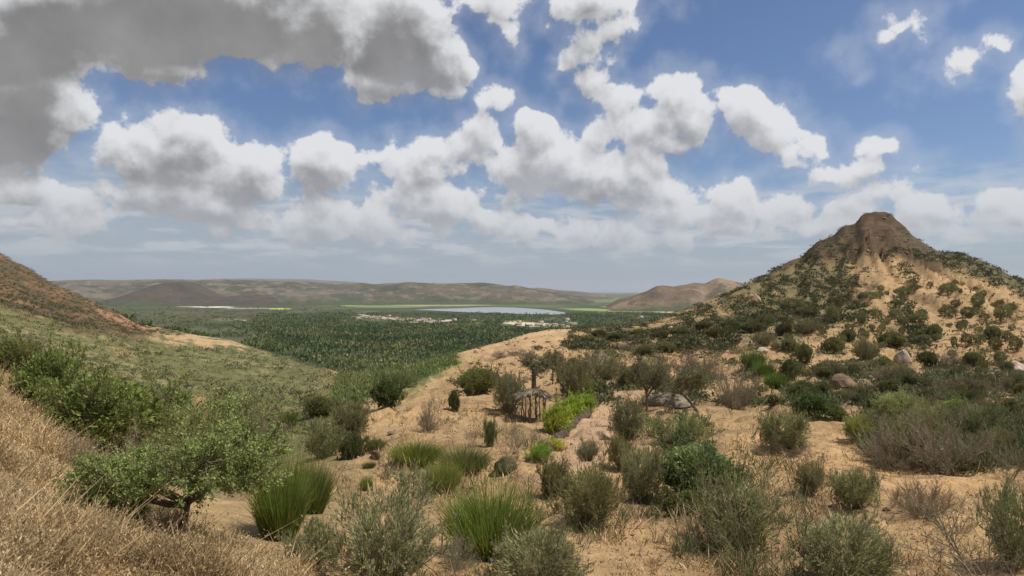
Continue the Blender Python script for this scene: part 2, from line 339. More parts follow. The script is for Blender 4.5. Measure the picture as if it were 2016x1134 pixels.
spot(1240, 680, 110, 14, (.30, .20, .12), .5, 0, .9, 60, 300); spot(1370, 690, 120, 18, PNK * .95, .45, 0, .9, 40, 200)
spot(1030, 680, 130, 24, PALE * .95, .7, -6, .6, 40, 300); spot(1050, 655, 70, 10, PALE, .8, -8, .5, 40, 400)
spot(760, 765, 120, 26, (.12, .15, .055), .8, -14, .9, 30, 200); spot(860, 725, 60, 10, (.15, .17, .06), .7, -14, .9, 30, 200)
spot(1165, 835, 62, 120, (.41, .275, .165), .95, 38, .3, 15, 60); spot(1250, 748, 70, 20, (.41, .275, .165), .9, -20, .4, 20, 90)
spot(1720, 800, 130, 60, (.19, .15, .085), .6, 10, .9, 20, 80); spot(1880, 870, 160, 60, (.23, .18, .10), .6, 5, .8, 12, 60); spot(1860, 745, 220, 30, (.22, .17, .10), .6, 0, .9, 30, 120)
spot(1330, 1000, 90, 40, (.14, .10, .05), .8, 0, .7, 5, 30); spot(1060, 945, 70, 12, (.24, .165, .105), .6, 8, .5, 5, 40); spot(640, 950, 90, 90, (.22, .17, .08), .7, 0, .7, 5, 40)
spot(1680, 860, 60, 60, SAND * 1.1, .7, 55, .5, 10, 80); spot(1750, 950, 260, 40, (.43, .27, .125), .6, 0, .6, 5, 40); spot(1900, 1060, 180, 60, (.47, .31, .14), .6, 0, .6, 3, 30)
# the plain
blend(plain, PLG * .9); blend(plain * sstep(.45, .65, fbm(XX, YY * .5, 130, 4, .6)) * .6, OLV * .8)
pp = plain * (YY > 400)
wood = pp * sstep(480, 560, PXv + (nf - .5) * 60) * sstep(1, 6, ROW - 610 + (nf - .5) * 5) * (1 - sstep(1280, 1330, PXv)) ; blend(wood, WOOD); blend(wood * sstep(.5, .62, fbm(XX, YY * .4, 90, 4, .6)), (.11, .125, .055))
blend(pp * (PXv < 620) * (ROW > 600) * sstep(.4, .6, fbm(XX, YY * .3, 60, 5, .65)) * .8, (.085, .08, .045)); blend(pp * (ROW < 606) * sstep(.4, .7, fbm(XX, YY * .25, 420, 4, .6)) * .8, (.13, .15, .065))
spot(855, 600, 120, 2.6, (.36, .33, .17), .9, 0, .4, 600); spot(980, 598.5, 90, 1.6, (.30, .27, .15), .7, 0, .4, 600); spot(695, 599.5, 30, 4, (.26, .37, .10), .95, 0, .4, 600); spot(760, 603, 70, 3, (.19, .23, .09), .8, 0, .5, 600)
spot(1190, 610.5, 95, 2.4, (.25, .32, .11), .9, 2, .3, 600); spot(1230, 592, 100, 4, (.14, .19, .085), .8, 0, .5, 600)
spot(1290, 612.5, 100, 1.6, (.52, .42, .29), .9, 5, .5, 600); spot(1260, 626, 22, 3, (.55, .44, .30), .8, 0, .7, 600)
spot(410, 604, 58, 1.8, (.62, .58, .50), 1, 1.2, .25, 600); spot(500, 607, 60, .8, (.50, .46, .36), .8, 0, .2, 600); spot(552, 608, 24, 1.4, (.46, .50, .12), 1, 0, .15, 600)
spot(1065, 640, 82, 4.6, (.60, .50, .36), .95, 4, .3, 500); spot(800, 630, 110, 5, (.26, .22, .15), .65, 3, .9, 500); spot(720, 625, 50, 2.6, (.45, .38, .28), .7, 2, .8, 500)
spot(450, 629, 34, 3, (.20, .15, .10), .8, 0, .6, 500)
C *= (.86 + .28 * fbm(XX, YY, 6, 4, .6))[..., None]

M = {}
def new_mat(name):
    m = bpy.data.materials.new(name); m.use_nodes = True; m.node_tree.nodes.clear(); t = NT(m.node_tree)
    out = t.node('ShaderNodeOutputMaterial'); b = t.node('ShaderNodeBsdfPrincipled'); t.l.new(b.outputs[0], out.inputs[0])
    b.inputs['Roughness'].default_value = .9; b.inputs['Specular IOR Level'].default_value = .15
    M[name] = m; return m, t, b, out
def ground_mat(name, fine=1.0):
    m, t, b, out = new_mat(name)
    at = t.node('ShaderNodeAttribute', attribute_name='col')
    geo = t.node('ShaderNodeNewGeometry'); pos = geo.outputs['Position']
    s1 = t.noise(pos, 22 * fine, 5, .65); s2 = t.noise(pos, 3.1 * fine, 6, .65); s3 = t.noise(pos, .45 * fine, 6, .65)
    v = t.math('ADD', t.ramp(s1, .3, .7, -.18, .18, False), t.ramp(s2, .3, .7, -.28, .24, False)); v = t.math('ADD', v, t.ramp(s3, .3, .7, -.2, .2, False)); v = t.math('ADD', v, 1.)
    c = t.vmath('SCALE', at.outputs['Vector'] if 'Vector' in at.outputs else at.outputs[1], v)
    t.put(b.inputs['Base Color'], c)
    bp = t.node('ShaderNodeBump'); bp.inputs['Strength'].default_value = .7; bp.inputs['Distance'].default_value = .25 / fine
    t.put(bp.inputs['Height'], t.math('ADD', t.math('MULTIPLY', s1, .15), t.math('ADD', s2, t.math('MULTIPLY', s3, 2.)))); t.put(b.inputs['Normal'], bp.outputs[0])
    return m
ground_mat('soil'); ground_mat('hill_soil', .02)
def grid_faces(nr, nc):
    i = np.arange(nr * nc).reshape(nr, nc)
    return np.stack([i[:-1, :-1].ravel(), i[:-1, 1:].ravel(), i[1:, 1:].ravel(), i[1:, :-1].ravel()], 1)
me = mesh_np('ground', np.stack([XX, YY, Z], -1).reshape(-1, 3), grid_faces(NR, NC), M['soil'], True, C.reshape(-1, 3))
tag(link('ground', me), kind='structure')
# ground behind and beside the camera
xb = np.linspace(-30, 30, 40); yb = np.linspace(-40, 1.5, 40); XB, YB = np.meshgrid(xb, yb)
ZB = -1.75 - .05 * XB * 0 + (fbm(XB, YB, 5, 3) - .5) * .2
ZB = np.where(np.abs(XB) > 2.2, ZB - (np.abs(XB) - 2.2) * .12, ZB)
tag(link('ground', mesh_np('ground', np.stack([XB, YB, ZB - .02], -1).reshape(-1, 3), grid_faces(40, 40), M['soil'], True, np.zeros((1600, 3)) + DRY)), kind='structure')

# ------------------------------------------------------------------ distant hills
def far_hill(sil, dc, df, db, col, col2, nc=420, nr=70, amp=1., seed=0, peaky=False, col3=None):
    px = np.linspace(sil[0][0], sil[-1][0], nc); sy = np.interp(px, [s[0] for s in sil], [s[1] for s in sil])
    sy = smooth1(sy, 2.5, 0)
    hz = -(sy - HY) / F * dc
    t = np.concatenate([np.linspace(0, 1, nr), np.linspace(1, 2, 16)[1:]])
    Dp = np.where(t <= 1, df + (dc - df) * t, dc + (db - dc) * (t - 1))
    e = np.sin(np.clip(t, 0, 1) * math.pi / 2) ** 1.3
    prof = np.where(t <= 1, e, 1 - (t - 1) ** 1.5)
    X = P(px)[None, :] * dc + 0 * Dp[:, None]; Y = np.repeat(Dp[:, None], nc, 1)
    base = PLAIN - 3
    foot = fbm(X + seed * 999, Y * .0, (sil[-1][0] - sil[0][0]) * dc / F * .12, 3)
    pr = np.clip(prof[:, None] * 1.0 - (foot - .5) * .35 * (1 - prof[:, None]) * prof[:, None] * 4, 0, 1)
    sc = dc * .035
    Zh = base + (hz[None, :] - base) * pr
    rel = (fbm(X + seed * 777, Y, sc * 2.2, 5, .55, True) - .6) * sc * .30 * amp + (fbm(X, Y + seed * 333, sc * .35, 4, .6) - .5) * sc * .07
    Zh = Zh + rel * (pr * (1 - .75 * pr ** 3)) * np.clip((hz[None, :] - base) / 60., 0, 1)
    # side ends fall to the plain
    Xw = P(px)[None, :] * (dc * .0 + Y) if not peaky else X
    n = fbm(X * 1.0, Y * .6 + seed * 50, sc * 1.2, 5, .6); n2 = fbm(X + 5000, Y * .6, sc * .5, 5, .65)
    m = sstep(.42, .6, n)[..., None]; m2 = sstep(.52, .66, n2)[..., None]
    cc = np.asarray(col) * (1 - m) + np.asarray(col2) * m
    if col3 is not None: cc = cc * (1 - m2) + np.asarray(col3) * m2
    fade = sstep(.02, .42, pr + (n2 - .5) * .25)[..., None]; cc = PLG * (1 - fade) + cc * fade
    Z_ = Zh
    me = mesh_np('hill', np.stack([Xw, Y, Z_], -1).reshape(-1, 3), grid_faces(len(t), nc), M['hill_soil'], True, cc.reshape(-1, 3))
    return tag(link('hill', me), kind='structure')
far_hill([(-700, 575), (-300, 552), (60, 555), (120, 553), (200, 552), (285, 552), (350, 551), (440, 552), (520, 553.5), (600, 556), (660, 559), (700, 564), (760, 574), (800, 590), (830, 620)], 4700, 2700, 6500, (.145, .122, .09), (.075, .08, .05), seed=1, col3=(.19, .155, .11))
far_hill([(235, 622), (262, 600), (290, 585), (318, 570), (340, 557), (352, 555), (378, 556), (398, 568), (420, 578), (460, 584), (500, 580), (540, 582), (590, 592), (640, 620)], 3100, 2500, 3500, (.068, .058, .042), (.085, .07, .048), seed=2, peaky=True, amp=.5)
far_hill([(560, 600), (620, 566), (680, 559), (715, 557), (735, 560), (800, 556), (860, 559), (900, 558), (950, 557), (985, 561), (1000, 564), (1015, 562), (1045, 568), (1075, 571), (1110, 576), (1150, 584), (1200, 600), (1220, 612)], 4300, 2800, 5600, (.115, .095, .065), (.065, .07, .042), seed=3, col3=(.19, .15, .095))
far_hill([(1020, 612), (1040, 568), (1060, 566), (1100, 571), (1140, 573.5), (1200, 580), (1230, 600)], 5600, 4700, 6600, (.16, .13, .10), (.12, .10, .07), seed=4, nc=200)
far_hill([(300, 573), (380, 551), (420, 549.5), (500, 549), (600, 550.5), (700, 556), (800, 570), (900, 578)], 14000, 11000, 17000, (.10, .10, .08), (.12, .11, .09), seed=5, nc=240, nr=30)
far_hill([(1180, 612), (1215, 590), (1245, 582), (1275, 572), (1292, 563), (1305, 562), (1325, 565), (1345, 561), (1368, 556), (1388, 558), (1404, 550), (1415, 547), (1428, 550), (1445, 554), (1470, 558), (1540, 585), (1620, 606), (1700, 612)], 2500, 1880, 3200, (.15, .105, .065), (.24, .17, .10), seed=6, amp=1.1, col3=(.10, .085, .05))

# ------------------------------------------------------------------ lake
lake = [(812, 610), (845, 608.3), (900, 607), (945, 605.2), (975, 604.6), (1010, 605.4), (1050, 607.8), (1080, 610.3), (1113, 615.5), (1112, 618), (1085, 619.5), (1040, 618.5), (1000, 617), (960, 616), (915, 614.6), (880, 612.6), (845, 611)]
m, t, b, out = new_mat('water')
b.inputs['Base Color'].default_value = (.26, .29, .30, 1); b.inputs['Roughness'].default_value = .25; b.inputs['Specular IOR Level'].default_value = 1.0; b.inputs['IOR'].default_value = 1.33
geo = t.node('ShaderNodeNewGeometry'); bp = t.node('ShaderNodeBump'); bp.inputs['Strength'].default_value = .12; bp.inputs['Distance'].default_value = .5
t.put(bp.inputs['Height'], t.noise(geo.outputs['Position'], .25, 5, .6)); t.put(b.inputs['Normal'], bp.outputs[0])
lz = PLAIN - .2; lv = []
for (a, q) in lake:
    dd = -lz * F / (q - HY); lv.append((P(a) * dd, dd, lz))
me = bpy.data.meshes.new('lake'); me.from_pydata(lv, [], [list(range(len(lv)))]); me.materials.append(M['water'])
tag(link('lake', me), kind='structure')

# ------------------------------------------------------------------ plant materials
def leaf_mat(name, var=.35, transl=.35, objcol=True, base=(.1, .12, .05), patch=0., other=None):
    m, t, b, out = new_mat(name)
    geo = t.node('ShaderNodeNewGeometry'); oi = t.node('ShaderNodeObjectInfo')
    tcn = t.node('ShaderNodeTexCoord')
    r = t.ramp(geo.outputs['Random Per Island'], 0, 1, 1 - var, 1 + var, False)
    cl = t.ramp(t.noise(geo.outputs['Position'], 1.3, 3, .6), .3, .7, .75, 1.25, False)
    v = t.math('MULTIPLY', r, cl)
    c = oi.outputs['Color'] if objcol else (*base, 1)
    hue = t.mix(t.math('MULTIPLY', geo.outputs['Random Per Island'], .45), c, (.22, .17, .075)) if objcol else c
    if other: hue = t.mix(t.ramp(t.noise(geo.outputs['Position'], patch, 4, .6), .42, .6), base, other)
    cc = t.vmath('SCALE', hue if isinstance(hue, bpy.types.NodeSocket) else base, v)
    t.put(b.inputs['Base Color'], cc); b.inputs['Roughness'].default_value = .65
    tr = t.node('ShaderNodeBsdfTranslucent'); t.put(tr.inputs[0], cc)
    mx = t.node('ShaderNodeMixShader'); mx.inputs[0].default_value = transl
    t.l.new(b.outputs[0], mx.inputs[1]); t.l.new(tr.outputs[0], mx.inputs[2]); t.l.new(mx.outputs[0], out.inputs[0])
    return m
leaf_mat('leaf'); leaf_mat('dry_blade', .5, .3, False, (.56, .43, .245), .9, (.44, .32, .17)); leaf_mat('straw', .5, .2, False, (.36, .25, .14))
leaf_mat('scrub_leaf', .4, .3, False, (.14, .15, .07)); leaf_mat('slope_scrub', .5, .3, False, (.27, .255, .095), .05, (.17, .165, .07)); leaf_mat('wood_leaf', .6, .2, False, (.075, .115, .034), .012, (.155, .17, .06)); leaf_mat('marsh_leaf', .5, .3, False, (.16, .215, .07), .04, (.22, .23, .09))
leaf_mat('hill_scrub', .55, .2, False, (.095, .105, .047), .08, (.125, .115, .055))
m, t, b, out = new_mat('bark'); geo = t.node('ShaderNodeNewGeometry')
t.put(b.inputs['Base Color'], t.mix(t.noise(geo.outputs['Position'], 30, 4, .6), (.07, .052, .035), (.20, .155, .11)))
m, t, b, out = new_mat('grey_twig'); geo = t.node('ShaderNodeNewGeometry')
t.put(b.inputs['Base Color'], t.mix(t.noise(geo.outputs['Position'], 14, 4, .6), (.16, .135, .095), (.34, .28, .20)))
def rock_mat(name, c1, c2):
    m, t, b, out = new_mat(name); tcn = t.node('ShaderNodeTexCoord'); v = tcn.outputs['Object']
    n = t.noise(v, 2.5, 8, .65); n2 = t.noise(v, 11, 6, .7)
    t.put(b.inputs['Base Color'], t.mix(t.ramp(n, .35, .65), c1, c2))
    bp = t.node('ShaderNodeBump'); bp.inputs['Strength'].default_value = .8; bp.inputs['Distance'].default_value = .12
    t.put(bp.inputs['Height'], t.math('ADD', n, n2)); t.put(b.inputs['Normal'], bp.outputs[0])
rock_mat('grey_rock', (.17, .145, .115), (.30, .25, .19)); rock_mat('brown_rock', (.13, .085, .055), (.27, .18, .12)); rock_mat('pale_rock', (.42, .33, .25), (.58, .47, .37)); rock_mat('moss_rock', (.05, .055, .025), (.16, .14, .075)); rock_mat('sand_rock', (.36, .24, .15), (.50, .34, .21))
rock_mat('earth_edge_shade', (.05, .037, .026), (.13, .10, .07))  # dark tones carry the shade on the face of the earth edge

# ------------------------------------------------------------------ plant builders (unit height, vectorised)
def norm(a): return a / np.maximum(np.linalg.norm(a, axis=-1, keepdims=True), 1e-9)
def lines(p0, dr, ln, K, bend, r):
    """polylines starting at p0 along dr, bending by vector bend"""
    t = np.linspace(0, 1, K)[None, :, None]
    pts = p0[:, None] + dr[:, None] * (ln[:, None, None] * t) + bend[:, None] * (t ** 2) * ln[:, None, None]
    wob = r.normal(0, 1, (len(p0), K, 3)) * ln[:, None, None] * .035 * t
    return pts + wob
def pick(L, n, r, t0, t1):
    i = r.integers(0, len(L), n); K = L.shape[1]; t = (t0 + (t1 - t0) * r.random(n)) * (K - 1); k = np.minimum(t.astype(int), K - 2); f = (t - k)[:, None]
    a = L[i, k]; b = L[i, k + 1]; return a * (1 - f) + b * f, norm(b - a)
def tubes(L, r0, r1, sides=3):
    n, K, _ = L.shape; T = norm(np.gradient(L, axis=1)); up = np.zeros_like(T); up[..., 0] = 1; up[..., 1] = .3
    A = norm(np.cross(T, up)); B = np.cross(T, A); a = np.arange(sides) * 2 * math.pi / sides
    r0 = np.broadcast_to(r0, (n,)); rr = (r0[:, None] + (r1 - r0[:, None]) * np.linspace(0, 1, K)[None, :])[..., None, None]
    V = L[:, :, None] + rr * (A[:, :, None] * np.cos(a)[None, None, :, None] + B[:, :, None] * np.sin(a)[None, None, :, None])
    idx = np.arange(n * K * sides).reshape(n, K, sides); j = np.roll(idx, -1, 2)
    Fc = np.stack([idx[:, :-1], j[:, :-1], j[:, 1:], idx[:, 1:]], -1).reshape(-1, 4)
    return V.reshape(-1, 3), Fc
def blades(P0, D, ln, w, r, droop=None):
    """flat leaves / blades: quad tapering to a narrow tip"""
    n = len(P0); S = norm(np.cross(D, norm(r.normal(0, 1, (n, 3))))) * (w / 2)[:, None] if np.ndim(w) else norm(np.cross(D, norm(r.normal(0, 1, (n, 3))))) * (w / 2)
    E = P0 + D * ln[:, None]
    if droop is not None: E[:, 2] -= droop
    Mi = P0 + D * (ln * .45)[:, None]
    V = np.stack([P0, Mi + S, E, Mi - S], 1).reshape(-1, 3)
    return V, np.arange(4 * n).reshape(n, 4)
def join(parts):
    o = 0; Vs = []; Fs = []
    for V, f in parts: Vs.append(V); Fs.append(f + o); o += len(V)
    return np.concatenate(Vs), np.concatenate(Fs)
def fit(V, V2=None, zmax=.985):
    """scale so that the plant is one unit high and one unit wide"""
    h = np.quantile(V[:, 2], zmax); w = (np.quantile(V[:, 0], .985) - np.quantile(V[:, 0], .015)); w2 = (np.quantile(V[:, 1], .985) - np.quantile(V[:, 1], .015))
    s = np.array([1 / w, 1 / w2, 1 / h]); return s

def proto_shrub(seed, style, lod=1.):
    """returns meshes (stems, foliage)"""
    r = np.random.default_rng(seed)
    cfg = dict(broom=dict(n1=34, n2=420, n3=2600, sp=1.05, up=.35, leaf=19000, ll=.042, lw=.015, t0=.1, br=.30, tw=.15),
               leafy=dict(n1=18, n2=420, n3=1800, sp=1.2, up=.2, leaf=15000, ll=.034, lw=.020, t0=.12, br=.32, tw=.14),
               dense=dict(n1=18, n2=300, n3=1100, sp=1.6, up=.12, leaf=11000, ll=.045, lw=.030, t0=.05, br=.34, tw=.14),
               dry=dict(n1=30, n2=380, n3=3200, sp=1.2, up=.35, leaf=5000, ll=.035, lw=.008, t0=.12, br=.34, tw=.16),
               bare=dict(n1=7, n2=60, n3=500, sp=.75, up=.35, leaf=400, ll=.03, lw=.012, t0=.3, br=.45, tw=.2))[style]
    n1, n2, n3, nl = cfg['n1'], int(cfg['n2'] * lod), int(cfg['n3'] * lod), int(cfg['leaf'] * lod)
    a = r.random(n1) * 2 * math.pi; sp = cfg['sp'] * np.sqrt(r.random(n1)) + .05
    D = norm(np.stack([np.cos(a) * sp + r.normal(0, .12), np.sin(a) * sp, .3 + .6 * r.random(n1)], 1))
    P0 = np.stack([np.cos(a), np.sin(a), 0 * a], 1) * .05 * r.random(n1)[:, None]
    P0[:, 2] -= .06
    bend = np.stack([np.cos(a) * .15, np.sin(a) * .15, r.normal(0, .06, n1)], 1)
    L1 = lines(P0, D, .75 + .3 * r.random(n1), 6, bend, r)
    p, tg = pick(L1, n2, r, cfg['t0'], 1.)
    D2 = norm(tg * .8 + norm(r.normal(0, 1, (n2, 3))) * .9 + np.array([0, 0, cfg['up']])); L2 = lines(p, D2, cfg['br'] * (.4 + .6 * r.random(n2)), 4, r.normal(0, .15, (n2, 3)), r)
    p, tg = pick(L2, n3, r, .15, 1.)
    D3 = norm(tg * .8 + norm(r.normal(0, 1, (n3, 3))) * .8 + np.array([0, 0, cfg['up'] * .9])); L3 = lines(p, D3, cfg['tw'] * (.4 + .6 * r.random(n3)), 3, r.normal(0, .12, (n3, 3)), r)
    stems = join([tubes(L1, .013, .004, 4 if False else 3), tubes(L2, .0048, .0016), tubes(L3, .0022, .0008)])
    p, tg = pick(L3, nl, r, .1, 1.)
    Dl = norm(tg * (1.1 if style == 'broom' else .4) + norm(r.normal(0, 1, (nl, 3))) * .7 + np.array([0, 0, .35]))
    V, Fc = blades(p, Dl, cfg['ll'] * (.5 + r.random(nl)), cfg['lw'] * (.6 + .8 * r.random(nl)), r)
    s = fit(V if nl > 2000 * lod else stems[0])
    V = V * s; st = stems[0] * s
    if style in ('dense', 'leafy', 'broom'):        # leaves filling the rounded outline
        m = int({'dense': 7000, 'leafy': 5000, 'broom': (1100, 2400, 1700, 3000)[seed % 4]}[style] * lod); dd = norm(r.normal(0, 1, (m, 3))); dd[:, 2] = np.abs(dd[:, 2]) * 1.1 - .12
        lump = (.80 if style != 'broom' else .68) + (.34 if style != 'broom' else .62) * fbm(dd[:, 0] * 1.6 + 20 + seed, dd[:, 1] * 1.6 + dd[:, 2] * 1.3 + 40, .5, 3)
        pp_ = dd * (.62 + .38 * r.random(m)[:, None] ** .6) * lump[:, None] * np.array([.47, .47, .62]); pp_[:, 2] += .30
        pp_[:, :2] *= np.clip(.45 + pp_[:, 2:3] * 1.1, .4, 1.)
        D_ = norm(norm(dd * np.array([1, 1, .7])) + norm(r.normal(0, 1, (m, 3))) * (.8 if style != 'broom' else .45) + np.array([0, 0, .5]))
        V2, _ = blades(pp_, D_, {'dense': .055, 'leafy': .05, 'broom': .09}[style] * (.5 + r.random(m)), {'dense': .032, 'leafy': .028, 'broom': .012}[style] * (.6 + .8 * r.random(m)), r)
        V = np.concatenate([V, V2]); Fc = np.arange(len(V)).reshape(-1, 4)
    keep = V.reshape(-1, 4, 3)[:, 0, 2] > .01
    return mesh_np('stems', st, stems[1], M['grey_twig'] if style in ('dry', 'broom', 'bare') else M['bark']), mesh_np('foliage', V, Fc, M['leaf'])
def proto_grass(seed, n=1500, wide=.5):
    r = np.random.default_rng(seed); a = r.random(n) * 2 * math.pi; rr = np.sqrt(r.random(n))
    P0 = np.stack([np.cos(a) * rr * .42, np.sin(a) * rr * .42, np.full(n, -.04)], 1)
    D = norm(np.stack([np.cos(a) * rr * wide + r.normal(0, .14, n), np.sin(a) * rr * wide + r.normal(0, .14, n), np.ones(n)], 1))
    ln = (.55 + .6 * r.random(n)) * (1.05 - .3 * rr); bend = np.stack([np.cos(a) * .16, np.sin(a) * .16, -.10 + 0 * a], 1) * (r.random(n)[:, None] * 1.6)
    ln = ln * np.where(r.random(n) < .15, 1.25, 1.); bend += r.normal(0, .16, (n, 3)) * (r.random(n)[:, None] < .4); L = lines(P0, D, ln, 4, bend, r); S = norm(np.cross(D, norm(r.normal(0, 1, (n, 3))))) * .009
    w = np.array([1., .9, .6, .06])[None, :, None]
    V = np.stack([L - S[:, None] * w, L + S[:, None] * w], 2).reshape(n, 8, 3)
    b = (np.arange(n) * 8)[:, None, None]; q = np.array([[0, 1, 3, 2], [2, 3, 5, 4], [4, 5, 7, 6]])[None]
    V = V.reshape(-1, 3); V = V * fit(V)
    return mesh_np('blades', V, (b + q).reshape(-1, 4), M['leaf'])
def proto_tree(seed, trunk=.45, lean=0., spread=.5, lod=1., flat=.6, leaf=(.03, .02), nl=7000, nb=9, tr=1.):
    r = np.random.default_rng(seed)
    T = np.zeros((1, 7, 3)); t = np.linspace(0, 1, 7); T[0, :, 2] = t * trunk - .03; T[0, :, 0] = lean * t ** 1.3 + r.normal(0, .008, 7); T[0, :, 1] = r.normal(0, .008, 7)
    a = np.arange(nb) * 2.4 + r.random(nb); D = norm(np.stack([np.cos(a) * spread * 1.3, np.sin(a) * spread * 1.3, .35 + .6 * r.random(nb)], 1))
    p, _ = pick(T, nb, r, .7, 1.)
    L1 = lines(p, D, (1 - trunk) * (.75 + .5 * r.random(nb)), 6, np.stack([r.normal(0, .2, nb), r.normal(0, .2, nb), np.full(nb, -.05)], 1), r)
    n2 = int(180 * lod); p, tg = pick(L1, n2, r, .3, 1.); D2 = norm(tg + norm(r.normal(0, 1, (n2, 3))) * .9 + np.array([0, 0, .2])); L2 = lines(p, D2, .22 * (.5 + r.random(n2)), 4, r.normal(0, .15, (n2, 3)), r)
    n3 = int(1600 * lod); p, tg = pick(L2, n3, r, .2, 1.); D3 = norm(tg + norm(r.normal(0, 1, (n3, 3))) * .9 + np.array([0, 0, .1])); L3 = lines(p, D3, .10 * (.5 + r.random(n3)), 3, r.normal(0, .1, (n3, 3)), r)
    tv, tf = tubes(T, .030 * tr, .020 * tr, 6); bv, bf = join([tubes(L1, .016, .005, 5), tubes(L2, .005, .002), tubes(L3, .0022, .001)])
    nl = int(nl * lod); p, tg = pick(L3, nl, r, .1, 1.); Dl = norm(tg * .5 + norm(r.normal(0, 1, (nl, 3))) * .8); V, Fc = blades(p + r.normal(0, .012, (nl, 3)), Dl, leaf[0] * (.5 + r.random(nl)), leaf[1] * (.6 + .8 * r.random(nl)), r)
    s = fit(V); s2 = s.copy()
    return mesh_np('trunk', tv * s, tf, M['bark']), mesh_np('branches', bv * s, bf, M['bark']), mesh_np('crown', V * s, Fc, M['leaf'])

PROTO = {}
for i, st in enumerate(('broom', 'leafy', 'dense', 'dry', 'bare')):
    PROTO[st] = [proto_shrub(100 * i + k, st) for k in range(5 if i < 2 else 3)]
    PROTO[st + '_s'] = [proto_shrub(100 * i + 50 + k, st, .28) for k in range(4)]
PROTO['grass'] = [proto_grass(k) for k in range(3)]; PROTO['reed'] = [proto_grass(k + 10, 2600, .75) for k in range(2)]
GREYG = (.155, .17, .095); MIDG = (.095, .125, .045); DARKG = (.05, .075, .028); BRIGHT = (.20, .29, .045); GRASSG = (.13, .20, .04); BROWN = (.17, .12, .07); OLIVE = (.125, .13, .06); YEL = (.30, .31, .06); DKOL = (.075, .08, .038)
def place(kind, px, py, w, h, colr, label=None, group=None, parts=True, dmin=2.5, seed=None, name=None, cat=None, rot=None, depth_ratio=None):
    """a plant whose foot stands where photo pixel (px, py) meets the ground, w x h photo pixels in size there"""
    if py > 840 and 'broom' in kind: w *= .92; h *= .97
    x, d, z = hit(px, py, dmin); sx = w * d / F; sz = h * d / F
    r = random.Random(int(px * 131 + py * 17 + len(kind)) if seed is None else seed)
    base = kind.split('_')[0]
    nm = name or {'broom': 'shrub', 'leafy': 'bush', 'dense': 'bush', 'dry': 'dry_shrub', 'bare': 'bare_shrub', 'grass': 'grass_clump', 'reed': 'grass_clump'}[base]
    ct = cat or {'shrub': 'shrub', 'bush': 'bush', 'dry_shrub': 'shrub', 'bare_shrub': 'shrub', 'grass_clump': 'grass clump'}.get(nm, 'plant')
    me = r.choice(PROTO[kind]); rz = (r.random() * 6.28) if rot is None else rot
    ob = []
    if base in ('grass', 'reed'): root = link(nm, me); ob = [root]
    elif not parts: root = link(nm, me[1]); ob = [root]
    else:
        root = link(nm, None); a = link('stems', me[0], root); b = link('foliage', me[1], root); ob = [a, b]
    if sx / max(sz, .01) > 1.5: rz = r.choice((0, math.pi)) + r.uniform(-.2, .2)
    root.location = (x, d, z - .02 * sz); root.rotation_euler = (0, 0, rz)
    root.scale = (sx, (depth_ratio or .9) * max(min(sx, sz * 1.6), sx * .5), sz)
    k = r.uniform(.88, 1.12)
    gb = 1.3 if base in ('grass', 'reed') else 2.0
    for o in ob: o.color = (colr[0] * k * gb * 1.06 * r.uniform(.93, 1.07), colr[1] * gb * k, colr[2] * gb * .88 * k, 1)
    tag(root, label, ct, group); return root

